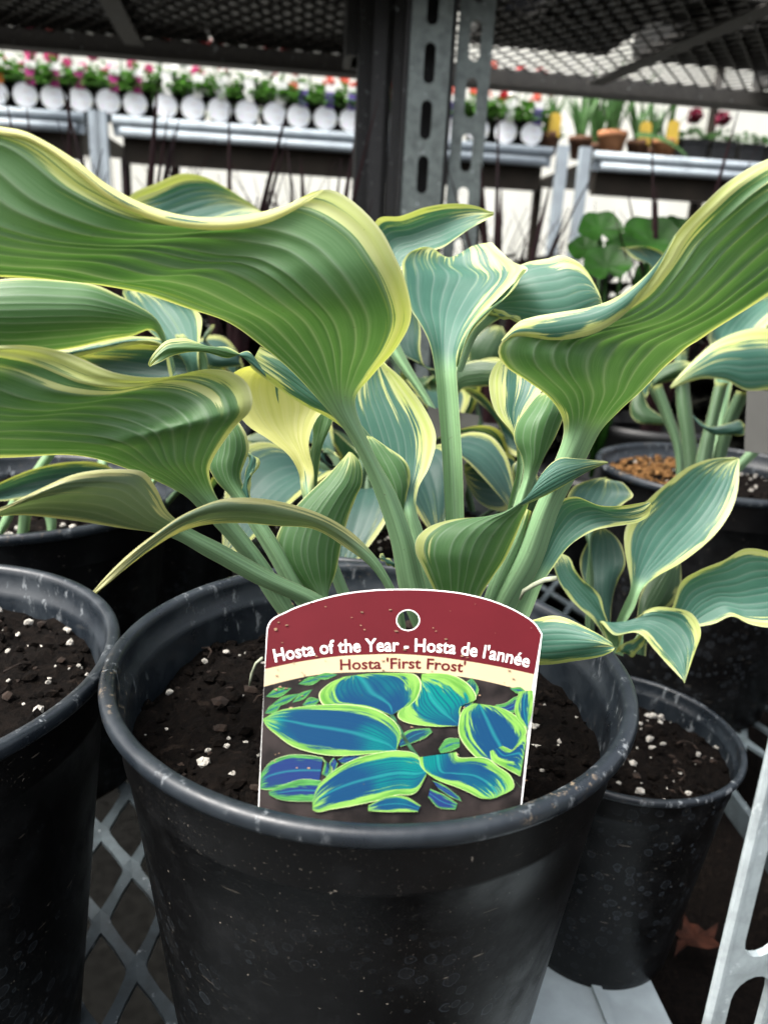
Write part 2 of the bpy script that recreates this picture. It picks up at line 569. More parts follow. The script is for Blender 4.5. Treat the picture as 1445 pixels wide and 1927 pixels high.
# ------------------------------------------------------------------ expanded metal
def lattice(b, x0, x1, y0, y1, z, px, py, w, th, frame=None, skew=.18):
    """Diamonds px wide and py long, in a frame (origin, ex, ey)."""
    O, ex, ey = frame if frame else (np.zeros(3), np.array([1.0, 0, 0]), np.array([0, 1.0, 0]))
    ex, ey, ez = np.asarray(ex), np.asarray(ey), np.array([0, 0, 1.0])

    def q(x, y, zz):
        return O + ex * x + ey * y + ez * (z + zz)
    ni, nj = int((x1 - x0) / (px / 2)), int((y1 - y0) / (py / 2))
    for j in range(nj):
        for i in range(ni + 1):
            if (i + j) % 2:
                continue
            for di in (-1, 1):
                if not 0 <= i + di <= ni:
                    continue
                a = np.array([x0 + i * px / 2, y0 + j * py / 2])
                c = np.array([x0 + (i + di) * px / 2, y0 + (j + 1) * py / 2])
                d = c - a
                L = np.linalg.norm(d)
                d /= L
                p = np.array([-d[1], d[0]]) * di
                sec = []
                for tt, ww in ((-.02, w * .95), (.16, w * .62), (.5, w * .5), (.84, w * .62), (1.02, w * .95)):
                    m = a + d * L * tt
                    for sgn, zz in ((-1, 0), (1, skew * w), (1, skew * w - th), (-1, -th)):
                        k = m + p * sgn * ww
                        sec.append(q(k[0], k[1], zz))
                f = [(r * 4 + k, r * 4 + (k + 1) % 4, r * 4 + 4 + (k + 1) % 4, r * 4 + 4 + k) for r in range(4) for k in range(4)]
                b.add(sec, f)


lower = empty('wire_shelf', (0, .8, -.01), 'low diamond mesh steel shelf that carries the black hosta pots', 'shelf')
b = MB()
an_ = math.radians(20)
lattice(b, -.95, .0, -.34, 1.30, -.002, .042, .088, .0064, .0032, (np.array([.055, .10, 0]), np.array([math.cos(an_), math.sin(an_), 0]), np.array([-math.sin(an_), math.cos(an_), 0])))
lattice(b, .052, .98, .62, 1.30, -.002, .042, .088, .0052, .0032)
b.build('mesh_deck', M['deck'], lower)
# near-black sheet added on the ground to paint in shade under the shelves
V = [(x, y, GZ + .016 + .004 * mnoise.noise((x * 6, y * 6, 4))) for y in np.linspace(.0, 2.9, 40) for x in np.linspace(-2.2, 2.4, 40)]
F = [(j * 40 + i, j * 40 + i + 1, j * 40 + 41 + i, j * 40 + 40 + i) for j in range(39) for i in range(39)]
M['shade_black'] = plain('shade_black_sheet', (.006, .006, .0055), 1.0, .3, 60, spec=.03)
tag(mk('shade_sheet', V, F, M['shade_black'], None, True, None, (0, 1.4, GZ)), kind='structure')
# pale flat plate under the small pot, and bars
pa, pb = RP(1222, 1840, -.026), RP(1264, 1927, -.026)
dirr = (pb - pa) / np.linalg.norm(pb - pa)
prp = np.array([-dirr[1], dirr[0], 0])
if prp[0] > 0:
    prp = -prp
b = MB()
A0, A1 = pa - dirr * .5, pb + dirr * .12
b.bar(A0 + prp * .055 - EZ * .003, A1 + prp * .055 - EZ * .003, .11, .005, prp)
b.bar(A0 + prp * .04 + EZ * .0012, A1 + prp * .04 + EZ * .0012, .006, .003, prp)
b.build('support_plate', M['strip'], lower)
b = MB()
b.bar((-.8, 1.31, -.02), (1.0, 1.31, -.02), .04, .03)
b.build('frame_rail', M['deck'], lower)
b = MB()
b.bar((-.8, .30, -.035), (.05, .30, -.035), .04, .03)
b.build('frame_rail', M['deck'], lower)
qa, qb = RP(1352, 1478, 0.0), RP(1470, 1640, 0.0)
b = MB()
b.bar(qa, qb, .022, .006, (0, .3, 1))
b.build('cross_bar', M['deck'], lower)


# ------------------------------------------------------------------ slotted posts
def slot_plate(b, O, ex, ez, w, n0, n1, pitch, sl, sw, th, off=0.0):
    """Plate of width w from slot n0 to n1 along ez, with real slots; thickness th behind."""
    ex, ez = np.asarray(ex, float), np.asarray(ez, float)
    nn = np.cross(ex, ez)
    K = 8
    cap = []
    for k in range(K + 1):
        a = math.pi * k / K
        cap.append((sw / 2 * math.cos(a), (sl - sw) / 2 + sw / 2 * math.sin(a)))
    for k in range(K + 1):
        a = math.pi + math.pi * k / K
        cap.append((sw / 2 * math.cos(a), -(sl - sw) / 2 + sw / 2 * math.sin(a)))
    m = len(cap)
    for i in range(n0, n1):
        cz = off + (i + .5) * pitch
        out = []
        for (x, z) in cap:
            a = math.atan2(z / pitch, x / w)
            ca, sa = math.cos(a), math.sin(a)
            s = min(.5 / max(abs(ca), 1e-9), .5 / max(abs(sa), 1e-9))
            out.append((ca * s * w, sa * s * pitch))
        # snap the corners
        for sx in (-1, 1):
            for sz in (-1, 1):
                k = min(range(m), key=lambda k: (out[k][0] - sx * w / 2) ** 2 + (out[k][1] - sz * pitch / 2) ** 2)
                out[k] = (sx * w / 2, sz * pitch / 2)
        V = []
        for lay in (0, 1):
            for (x, z) in cap + out:
                V.append(np.asarray(O) + ex * x + ez * (cz + z) + nn * (th * (lay - .5)))
        F = []
        for k in range(m):
            k2 = (k + 1) % m
            F.append((k, k2, m + k2, m + k))
            F.append((2 * m + k2, 2 * m + k, 3 * m + k, 3 * m + k2))
            F.append((k2, k, 2 * m + k, 2 * m + k2))
            F.append((m + k, m + k2, 3 * m + k2, 3 * m + k))
        b.add(V, F)


# middle post: two slotted angles side by side
O = P(812, 300, 1.13)
z0 = GZ
sp = empty('slotted_post', (O[0], O[1], z0), 'tall grey slotted steel post behind the central hosta, rising past the mesh shelf above', 'post')
XP = np.array([math.cos(.05), math.sin(.05), 0])
YP = np.array([-XP[1], XP[0], 0])
for k, (dx, dy, offs) in enumerate(((-.012, 0, .0), (.052, .012, .035))):
    b = MB()
    slot_plate(b, np.array([O[0], O[1], z0]) + XP * dx + YP * dy, XP, EZ, .058 if k == 0 else .05, 0, 24, .073, .052, .016, .003, offs)
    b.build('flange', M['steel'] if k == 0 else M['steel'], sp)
b = MB()
c0 = np.array([O[0], O[1], z0])
b.box(c0 + XP * -.045 + YP * .025 + EZ * .87, (.0015, .024, .87), np.stack([XP, YP, EZ], 1))
b.build('web', M['darkpost'], sp)
b = MB()
b.box(c0 + XP * .022 + YP * .02 + EZ * .87, (.0015, .016, .87), np.stack([XP, YP, EZ], 1))
b.build('web', M['darkpost'], sp)
b = MB()
b.box(c0 + XP * -.012 + YP * .045 + EZ * .87, (.03, .0015, .87), np.stack([XP, YP, EZ], 1))
b.build('back_plate', M['darkpost'], sp)
b = MB()
for ww in (.0, .03):
    b.box(c0 + XP * -.052 + YP * .05 + EZ * .87 + XP * -ww, (.010, .002, .87), np.stack([XP, YP, EZ], 1))
b.build('lip', M['darkpost'], sp)

# dark post left of it
O2 = P(699, 250, 1.22)
bp = empty('black_post', (O2[0], O2[1], GZ), 'plain black square post to the left of the slotted post', 'post')
b = MB()
b.box((O2[0], O2[1], GZ + .85), (.026, .026, .85), RB)
b.build('shaft', M['darkpost'], bp)
q = P(702, 95, 1.22)
b = MB()
b.box((q[0], q[1], q[2] + .05), (.045, .045, .07), RB)
b.box((q[0], q[1], q[2] + .0), (.034, .034, .02), RB)
b.build('collar', M['darkpost'], bp)
b = MB()
for k, zz in enumerate((.055, .09)):
    p_ = np.array([q[0], q[1], q[2] + zz]) - EY * .05
    b.bar(p_ + EX * -.0, p_ + EX * .055, .016, .01)
b.build('bracket', M['dkdeck'], bp)

# near post at the lower right corner of the picture
O3 = RP(1412, 1800, HC - .232)
q = P(1400, 1800, .262)
np_ = empty('slotted_post', (q[0], q[1], GZ), 'pale galvanized slotted post close by at the lower right corner', 'post')
PX = np.array([math.cos(.30), math.sin(.30), 0])
PY = np.array([-PX[1], PX[0], 0])
b = MB()
zslot = P(1385, 1828, .262)[2]
pitch = .062
nb = int((zslot - GZ) / pitch)
off = (zslot - GZ) - nb * pitch
e0 = P(1352, 1838, .262)
ctr = np.array([e0[0], e0[1], GZ]) + PX * .0145
slot_plate(b, ctr, PX, EZ, .029, 0, 14, pitch, .053, .0165, .0026, off)
b.box(ctr + EZ * (off / 2), (.0145, .0013, off / 2), np.stack([PX, PY, EZ], 1))
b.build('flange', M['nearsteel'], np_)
b = MB()
b.box(ctr + PX * .0162 - PY * .018 + EZ * .45, (.0015, .018, .45), np.stack([PX, PY, EZ], 1))
b.build('web', M['nearsteel'], np_)
b = MB()
b.tube([ctr + PX * -.0145 + EZ * .0, ctr + PX * -.0145 + EZ * .9], .0019, 8)
b.build('rolled_edge', M['nearsteel'], np_)

# ------------------------------------------------------------------ upper shelf
UZ = HC + .40
R0 = P(722, 118, 1.0) - CAM
R0 = CAM + R0 * (UZ - HC) / R0[2]
us_ = empty('wire_shelf', (R0[0], R0[1], UZ), 'dark mesh shelf overhead, seen from below behind the hosta', 'shelf')
FRU = (np.array([R0[0], R0[1], 0]), EX, EY)
b = MB()
lattice(b, -1.25, 1.25, -.62, -.01, UZ, .036, .05, .0042, .003, FRU, .5)
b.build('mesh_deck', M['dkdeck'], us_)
b = MB()
b.box(R0 + EY * .004 - EZ * .012, (1.28, .004, .020), RB)
b.build('frame_rail', M['dkdeck'], us_)
b = MB()
b.box(R0 + EY * -.016 - EZ * .030, (1.28, .018, .002), RB)
b.build('rail_lip', M['dkdeck'], us_)
b = MB()
b.box(R0 - EY * .62 - EZ * .012, (1.28, .004, .020), RB)
b.build('frame_rail', M['dkdeck'], us_)
for (pa_, pb_) in (((252, 84), (190, -30)), ((1118, 158), (1470, 5))):
    def at(px, py):
        d = P(px, py, 1.0) - CAM
        return CAM + d * (UZ - .02 - HC) / d[2]
    b = MB()
    b.bar(at(*pa_), at(*pb_), .034, .004, (1, 0, 0))
    b.build('brace', M['dkdeck'], us_)

# stock on the upper shelf: black trays that darken it, and pots with flowers between
k = 0
for (s, y, w, d) in ((-1.0, -.165, .215, .155), (-.56, -.165, .215, .155), (-.125, -.165, .21, .155), (.98, -.17, .20, .155), (-.98, -.45, .215, .12),
                     (-.54, -.45, .215, .12), (-.08, -.45, .235, .12), (.36, -.47, .15, .10), (.72, -.47, .17, .10), (1.1, -.48, .15, .1),
                     (.60, -.26, .14, .11), (.27, -.26, .13, .10)):
    q = R0 + EX * s + EY * y + EZ * .006
    b = MB()
    b.box(q + EZ * .002, (w, d, .002), RB)
    for sx in (-1, 1):
        b.box(q + EX * sx * w + EZ * .03, (.002, d + .002, .028), RB)
        b.box(q + EY * sx * d + EZ * .03, (w - .002, .002, .028), RB)
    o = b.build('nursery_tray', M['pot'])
    side = 'front' if y > -.3 else 'camera'
    tag(o, 'black plastic tray on the mesh shelf overhead, %s of the %s row from the left' % (
        ('first', 'second', 'third', 'sixth', 'first', 'second', 'third', 'fourth', 'fifth', 'sixth', 'fifth', 'fourth')[k], 'far' if y > -.3 else 'near'),
        'tray', 'black trays on the overhead shelf')
    k += 1

# ------------------------------------------------------------------ benches behind
D0 = P(722, 262, 2.2)
BZ = D0[2]
BD = .75
secs = ((-60, 158), (212, 1040), (1118, 1560))
names = ('left end', 'middle', 'right end')
BEN = []
for k, (xa, xb) in enumerate(secs):
    sa, sb = on_line(xa, 200, D0, BZ), on_line(xb, 270, D0, BZ)
    base = D0 + EX * (sa + sb) / 2
    o = empty('plant_bench', (base[0], base[1], GZ), ('low bench with pale metal rails at the left edge, behind the big leaf',
              'long plant bench with pale metal rails crossing behind the posts',
              'plant bench with pale metal rails holding terracotta pots at the right')[k], 'bench', 'pale railed plant benches')
    L = (sb - sa) / 2
    C = D0 + EX * (sa + sb) / 2
    b = MB()
    b.tube([C - EX * L + EZ * -.001, C + EX * L - EZ * .001], .0125, 10)
    b.build('rail', M['bench'], o, True)
    b = MB()
    b.tube([C - EX * (L - .02) - EZ * .030 - EY * .004, C + EX * (L - .02) - EZ * .030 - EY * .004], .0125, 10)
    b.build('rail', M['bench'], o, True)
    b = MB()
    b.box(C - EZ * .015 + EY * .012, (L, .004, .026), RB)
    b.build('face_plate', M['bench'], o)
    b = MB()
    b.box(C + EY * (.02 + BD / 2) - EZ * .012, (L, BD / 2, .004), RB)
    b.build('deck', M['wood'], o)
    b = MB()
    b.box(C + EY * .045 - EZ * .062, (L - .02, .018, .042), RB)
    b.build('joist', M['wood'], o)
    for sx, dx in (((1, .03),) if k == 0 else ((-1, .03), (1, .03))):
        p0 = C + EX * sx * (L + dx)
        b = MB()
        h = BZ + .018 - GZ
        b.box((p0[0], p0[1], GZ + h / 2), (.0155, .012, h / 2), RB)
        b.build('leg', M['bench'], o)
        p0 = C + EX * sx * (L - .05) + EY * BD
        b = MB()
        h = BZ - .016 - GZ
        b.box((p0[0], p0[1], GZ + h / 2), (.015, .012, h / 2), RB)
        b.build('leg', M['wood'], o)
    BEN.append((o, C, L))

# ------------------------------------------------------------------ nursery pots
def nursery_pot(c, R, H, label, rb=.735, soil='soil', n=96, depth=.03, cone=0, seed=1, soillabel=None, perl=60, spots=(), bits=60, group='black nursery pots on the low shelf'):
    """Rim centre c at the top of the lip."""
    k = R / .12
    base = (c[0], c[1], c[2] - H)
    o = empty('nursery_pot', base, label, 'plant pot', group)
    b = MB()
    prof = [(0, -H + .004), (R * rb - .004, -H + .004), (R * rb, -H), (R * (rb + .004), -H + .004)]
    zc = -.033 * k
    for i in range(1, 9):
        t = i / 9
        prof.append((R * rb + (R * .920 - R * rb) * t, -H + (H + zc) * t))
    prof += [(R * .924, zc - .0010), (R * .932, zc + .0002), (R * .933, zc + .002), (R * .948, -.0088 * k)]
    b.lathe(prof, c, n)
    b.build('wall', M['pot'], o, True)
    b = MB()
    pr = [(R * .948, -.0090 * k), (R * .955, -.0078 * k), (R * .978, -.0075 * k), (R * .991, -.0068 * k), (R * .999, -.0050 * k), (R, -.0034 * k), (R * .997, -.0016 * k),
          (R * .989, -.0005 * k), (R * .975, 0), (R * .954, -.0003 * k), (R * .944, -.0016 * k), (R * .939, -.0045 * k), (R * .934, -.013 * k),
          (R * .918, -.0145 * k), (R * .912, -.019 * k), (R * .893, -depth - .02)]
    b.lathe(pr, c, n)
    b.build('rim', M['rim'], o, True)
    # soil
    rs = R * .905
    V, F = [], []
    nr, na = 26, 84
    g = np.random.default_rng(seed)
    off = g.uniform(0, 50, 3)

    def sz(x, y):
        r = math.hypot(x, y) / rs
        return (-depth + .006 * mnoise.noise((x * 28 + off[0], y * 28 + off[1], off[2])) + .0035 * mnoise.noise((x * 110 + off[0], y * 110, off[2]))
                + .0022 * mnoise.noise((x * 300, y * 300 + off[1], off[2])) + cone * (1 - r * r) - .004 * r ** 6)
    V.append((c[0], c[1], c[2] + sz(0, 0)))
    for i in range(1, nr + 1):
        r = rs * (i / nr) ** .8
        for j in range(na):
            a = 2 * math.pi * (j + .5 * (i % 2)) / na
            x, y = r * math.cos(a), r * math.sin(a)
            V.append((c[0] + x, c[1] + y, c[2] + sz(x, y)))
    F = [(0, 1 + j, 1 + (j + 1) % na) for j in range(na)]
    for i in range(nr - 1):
        for j in range(na):
            a0, a1 = 1 + i * na, 1 + (i + 1) * na
            F.append((a0 + j, a1 + j, a1 + (j + 1) % na, a0 + (j + 1) % na))
    so = mk('potting_soil', V, F, M[soil], o, True)
    so['kind'] = 'stuff'
    b = MB()
    for i in range(perl):
        a, r = g.uniform(0, 2 * math.pi), rs * math.sqrt(g.uniform(0, .95))
        x, y = r * math.cos(a), r * math.sin(a)
        s = .0007 + .0028 * g.random() ** 3.2
        b.blob((c[0] + x, c[1] + y, c[2] + sz(x, y) + s * .4), s, int(g.integers(1e6)), (1, 1, .8))
    for (px, py, dpx) in spots:
        q = RP(px, py, c[2] - depth)
        x, y = q[0] - c[0], q[1] - c[1]
        s = dpx / 2 * ((q - CAM) @ FW) / FPX
        for kk in range(3):
            e = g.uniform(-1, 1, 2) * s * .55
            b.blob((q[0] + e[0], q[1] + e[1], c[2] + sz(x, y) + s * .5), s * g.uniform(.5, .8), int(g.integers(1e6)), (1, .9, .8), .4)
    cl = MB()
    for i in range(bits * 5):
        a, r = g.uniform(0, 2 * math.pi), rs * math.sqrt(g.uniform(0, .97))
        x, y = r * math.cos(a), r * math.sin(a)
        s = .0010 + .0032 * g.random() ** 2.2
        cl.blob((c[0] + x, c[1] + y, c[2] + sz(x, y) + s * .15), s, int(g.integers(1e6)), (1, .9, .7), .4)
    if bits:
        co_ = cl.build('soil_clods', M[soil], o)
        co_['kind'] = 'stuff'
    pe = b.build('perlite', M['perlite'], o)
    pe['kind'] = 'stuff'
    if bits:
        b = MB()
        for i in range(bits):
            a, r = g.uniform(0, 2 * math.pi), rs * math.sqrt(g.uniform(0, .97))
            x, y = r * math.cos(a), r * math.sin(a)
            s = .0012 + .0035 * g.random() ** 2
            b.blob((c[0] + x, c[1] + y, c[2] + sz(x, y) + s * .2), s, int(g.integers(1e6)), (1.0, .45 + .8 * g.random(), .5), .4)
        for i in range(bits // 8):
            a, r = g.uniform(0, 2 * math.pi), rs * math.sqrt(g.uniform(0, .95))
            x, y = r * math.cos(a), r * math.sin(a)
            L, an = g.uniform(.006, .018), g.uniform(0, 2 * math.pi)
            p = [(c[0] + x + L * (t - .5) * math.cos(an + t), c[1] + y + L * (t - .5) * math.sin(an + t), c[2] + sz(x, y) + .002 + .002 * math.sin(3 * t)) for t in (0, .35, .7, 1)]
            b.tube(p, .0006, 5)
        bo = b.build('bark_bits', M['bark'] if soil == 'soil' else M['brownsoil'], o)
        bo['kind'] = 'stuff'
    return o


ZR = HC - .171
PC0 = np.array([-.002, .3226, ZR])
MAIN = nursery_pot(PC0, .12, .25, 'large black pot in the foreground with the red plant tag inside its rim', rb=.72, seed=3, depth=.032, perl=45, bits=120, n=160,
    spots=((318, 1298, 18), (385, 1443, 30), (362, 1410, 15), (390, 1416, 15), (427, 1412, 15), (425, 1228, 16), (385, 1240, 16), (478, 1222, 9), (485, 1425, 14),
           (437, 1470, 14), (345, 1372, 8), (405, 1393, 9), (462, 1225, 9), (1005, 1375, 16), (1012, 1405, 13), (1050, 1403, 12), (1020, 1445, 12), (1073, 1262, 10),
           (1095, 1298, 9), (1002, 1400, 11), (1122, 1310, 6), (1085, 1345, 6)))
q = RP(1172, 1368, HC - .281)
P4 = q
nursery_pot(q, .0765, .166, 'small black pot to the right of the large foreground pot, half hidden by it', rb=.70, seed=9, depth=.016, perl=50, bits=60,
            spots=((1222, 1347, 20), (1241, 1345, 15), (1309, 1353, 24), (1226, 1408, 14), (1244, 1404, 12), (1311, 1423, 16), (1348, 1406, 11), (1355, 1392, 9), (1280, 1450, 8),
                   (1258, 1260, 13), (1240, 1300, 7)))
nursery_pot((-.240, .310, ZR - .008), .118, .242, 'large black pot cut off by the left edge beside the foreground pot', rb=.72, seed=12, depth=.022, perl=70, bits=80,
            spots=((127, 1183, 15), (85, 1217, 14), (15, 1232, 11), (18, 1295, 9), (10, 1185, 12), (35, 1195, 10), (78, 1170, 7), (45, 1320, 8), (95, 1282, 9)))
nursery_pot((-.283, .575, ZR - .006), .116, .244, 'black pot at the left behind the cut-off pot, under drooping hosta leaves', rb=.72, seed=21, depth=.018, perl=60, bits=60,
            spots=((130, 1017, 24), (47, 995, 18), (19, 1005, 14), (53, 1025, 18), (165, 1008, 22), (120, 990, 16), (135, 985, 14)))
nursery_pot((-.01, .572, ZR - .004), .118, .246, 'black pot directly behind the foreground pot, seen between the hosta stems', rb=.72, seed=22, depth=.02, perl=110, bits=60,
            spots=((697, 975, 14), (674, 993, 12), (720, 995, 9), (684, 1020, 8), (715, 1020, 9), (705, 1005, 8), (620, 830, 12)))
q5 = RP(1352, 880, ZR)
P5 = q5
nursery_pot(q5, .12, .25, 'black pot at the right with tan top dressing and white perlite', rb=.72, seed=23, depth=.022, perl=90, bits=60,
            spots=((1390, 865, 26), (1405, 858, 26), (1418, 870, 26), (1425, 852, 22), (1400, 880, 16), (1440, 860, 16), (1395, 893, 10), (1420, 895, 9)))
nursery_pot((-.27, .83, ZR - .004), .118, .246, 'black pot in the rear left corner of the low shelf', rb=.72, seed=31, n=48)
nursery_pot((.03, .86, ZR - .004), .118, .246, 'black pot in the rear row behind the tall central leaf', rb=.72, seed=32, n=48)
nursery_pot((.47, .47, ZR - .03), .118, .22, 'black pot cut off by the right edge below the drooping leaves', rb=.74, seed=33, n=64)
nursery_pot((.60, .74, ZR - .0), .118, .25, 'black pot off the right edge behind the tan dressed pot', rb=.72, seed=34, n=48)
# tan dressing heaped on the left side of that pot
b = MB()
g = np.random.default_rng(5)
for i in range(420):
    px, py = g.uniform(1135, 1285), g.uniform(845, 925)
    e = ((px - 1212) / 75) ** 2 + ((py - 882) / 40) ** 2
    if e > 1:
        continue
    q = RP(px, py, ZR - .020 + .007 * (1 - e))
    s = g.uniform(.0015, .0042)
    b.blob(q, s, i, (1, .8, .6), .4)
o = b.build('bark_mulch', M['brownsoil'])
tag(o, 'tan bark mulch heaped on the soil in the right rear pot', 'mulch', kind='stuff')

# ------------------------------------------------------------------ hosta leaves
def leaf(parent, rows, side='T', nv=10, mL=.16, mR=.16, pb=1, amp=.0006, mat=None, nu=97, ns=72, name='leaf', wob=.0008, pts=None, tipw=.04, label=None, rib=.55):
    us = np.linspace(-1, 1, nu)
    if pts is None:
        nv = max(4, round(nv * .68))
        amp = amp * (.75 if amp > .00075 else .32)
    S = []
    for r in rows:
        if isinstance(r, list):
            a = np.array([q[:3] for q in r], float)
            uu = np.array([q[3] for q in r], float) if len(r[0]) > 3 else np.linspace(-1, 1, len(r))
            q = hermite(uu, a, us)
            S.append((pts or P)(q[:, 0], q[:, 1], q[:, 2]))
            continue
        r = tuple(r) + (0.0,) * (9 - len(r))
        Lx, Ly, Rx, Ry, d, bl, tl, mx, my = r
        w, q = (us + 1) / 2, 1 - us ** 2
        S.append((pts or P)(Lx + (Rx - Lx) * w + mx * q, Ly + (Ry - Ly) * w + my * q, d + tl * us - bl * q))
    S = np.array(S)
    step = np.linalg.norm(np.diff(S, axis=0), axis=2).mean(1) + 1e-5
    vk = np.concatenate([[0], np.cumsum(step)])
    vk /= vk[-1]
    vs_ = np.linspace(0, 1, ns)
    G = hermite(vk, S, vs_)
    du = np.gradient(G, axis=1)
    dv = np.gradient(G, axis=0)
    N = np.cross(du, dv)
    N /= np.linalg.norm(N, axis=2)[..., None] + 1e-12
    # the upper face of the leaf: towards us when we see its top, away when we see its underside
    ctr = slice(int(vk[pb] * ns), None)
    see = (N[ctr] * (CAM - G[ctr])).sum(2).mean()
    flip = (see > 0) != (side == 'T')
    if flip:
        N = -N
    U, Vv = np.meshgrid(us, vs_)
    v0 = vk[pb]
    v1 = vk[min(pb + 1, len(vk) - 1)]
    pet = 1 - np.clip((Vv - v0 * .96) / max(v1 - v0 * .96, 1e-3), 0, 1)
    pet = pet * pet * (3 - 2 * pet)
    if pb == 0:
        pet = np.zeros_like(pet)
    wL = np.interp(vs_, [a for a, _ in mL], [b for _, b in mL]) if isinstance(mL, list) else np.full(ns, mL)
    wR = np.interp(vs_, [a for a, _ in mR], [b for _, b in mR]) if isinstance(mR, list) else np.full(ns, mR)
    if pts is None:
        q0 = float(G[0, 0, 0]) * 900
        wig = lambda p: 1 + .30 * np.sin(vs_ * 11 + p) + .22 * np.sin(vs_ * 23 + 2 * p) + .12 * np.sin(vs_ * 47 + 3 * p)
        wL, wR = wL * wig(q0), wR * wig(q0 + 2.1)
    s = np.where(U < 0, -U - (1 - wL[:, None]), U - (1 - wR[:, None]))
    s = np.maximum(s, (Vv - (1 - tipw)) * 1.2)
    g = np.random.default_rng(int(abs(G[-1, 0, 0] * 1e6)) % 99991)
    ph = g.uniform(0, 6.3, 4)
    UW = U + .030 * np.sin(2 * math.pi * U + ph[3]) - .030 * math.sin(ph[3]) + .022 * np.sin(5 * math.pi * U + ph[0]) + .008 * np.sin(Vv * 9 + U * 7 + ph[1])
    vein = np.abs(np.cos(math.pi / 2 * nv * UW))
    h = amp * ((1 - vein ** 2) ** rib - .5) * np.clip((1 - np.abs(U)) * 7, 0, 1) * (1 - pet) * np.clip((1 - Vv) * 6, 0, 1) * np.clip((Vv - v0) * 8, .15, 1)
    h += wob * (1 - pet) * (np.sin(Vv * 15 + ph[0] + U) * U ** 2 * .8 + np.sin(Vv * 7 + ph[1] - 2 * U) * .5 + np.sin(U * 6 + Vv * 9 + ph[2]) * .3)
    G = G + N * h[..., None]
    F = []
    for j in range(ns - 1):
        for i in range(nu - 1):
            a = j * nu + i
            F.append((a, a + 1, a + nu + 1, a + nu) if not flip else (a, a + nu, a + nu + 1, a + 1))
    o = mk(name, G.reshape(-1, 3), F, mat or M['leaf'], parent, True)
    at = o.data.attributes.new('lf', 'FLOAT_VECTOR', 'POINT')
    at.data.foreach_set('vector', np.stack([U, Vv, s], 2).reshape(-1).astype(np.float32))
    at = o.data.attributes.new('lu', 'FLOAT', 'POINT')
    at.data.foreach_set('value', UW.reshape(-1).astype(np.float32))
    W = np.where(U < 0, wL[:, None], wR[:, None])
    at = o.data.attributes.new('lw', 'FLOAT', 'POINT')
    at.data.foreach_set('value', np.clip(W, .02, 1).reshape(-1).astype(np.float32))
    at = o.data.attributes.new('lp', 'FLOAT', 'POINT')
    at.data.foreach_set('value', pet.reshape(-1).astype(np.float32))
    at = o.data.attributes.new('ln', 'FLOAT', 'POINT')
    at.data.foreach_set('value', np.full(nu * ns, float(nv), np.float32))
    if label:
        o['label'] = label
    return o


def hosta(c, z, label):
    return empty('hosta_plant', (c[0], c[1], z), label, 'hosta', 'variegated hostas in black pots')


H1 = hosta(PC0, ZR - .03, 'large foreground hosta with broad ribbed leaves, growing in the pot with the red tag')
# A: the great leaf at the left, its underside towards us
leaf(H1, [(835, 1300, 880, 1300, .375, .006), (750, 1105, 803, 1110, .360, .008), (735, 1020, 782, 1030, .352, .008), (700, 915, 746, 930, .345, .008),
          (655, 820, 694, 832, .337, .008), (614, 768, 668, 752, .330, .008), (562, 706, 702, 705, .322, .010), (500, 652, 748, 655, .314, .014, -.004),
          (430, 603, 775, 603, .306, .018, -.008), (350, 577, 770, 545, .299, .022, -.012), (270, 552, 750, 490, .292, .020, -.013),
          (200, 540, 714, 425, .286, .014, -.012, 0, 14), (120, 532, 628, 357, .280, .008, -.010, 0, 46), (20, 527, 535, 390, .275, .005, -.009, 0, 12),
          (-90, 522, 420, 411, .270, .004, -.009), (-220, 505, 300, 398, .265, .004, -.009), (-320, 470, 190, 342, .261, .004, -.009, 0, 12), (-430, 400, 70, 260, .256, .004, -.009),
          (-520, 330, -60, 236, .252, .004, -.008), (-640, 260, -280, 200, .245, .01, -.01), (-720, 220, -600, 210, .24, .0)],
     'U', 16, [(0, 0), (.45, 0), (.55, .10), (1, .14)], [(0, .2), (.25, .15), (.32, .24), (.42, .26), (.46, .13), (.6, .12), (1, .18)], 5, .0013, nu=145, ns=150,
     label='largest leaf, ribbed underside showing, reaching out past the left edge')
leaf(H1, [(-120, 220, -118, 226, .2440, .0), (-60, 230, -56, 240, .2446, .0), (0, 238, 4, 254, .2453, .0005), (44, 246, 48, 263, .2462, .001), (90, 268, 96, 288, .2475, .001), (150, 306, 152, 332, .2492, .0015), (200, 345, 202, 372, .2508, .0015), (250, 374, 252, 399, .2523, .0015), (300, 394, 301, 419, .2537, .0015), (350, 406, 350, 429, .2550, .0015), (400, 409, 401, 433, .2562, .0015),
          (450, 406, 452, 431, .2573, .0015), (500, 397, 503, 420, .2585, .001), (545, 383, 549, 399, .2598, .0008), (585, 366, 588, 374, .2612, .0), (608, 357, 609, 359, .262, 0)],
     'T', 4, 1.2, 1.2, 0, .0001, M['leaf_yellow'], nu=33, ns=80, tipw=.0, wob=.0, label='rolled up pale upper edge of the largest leaf')
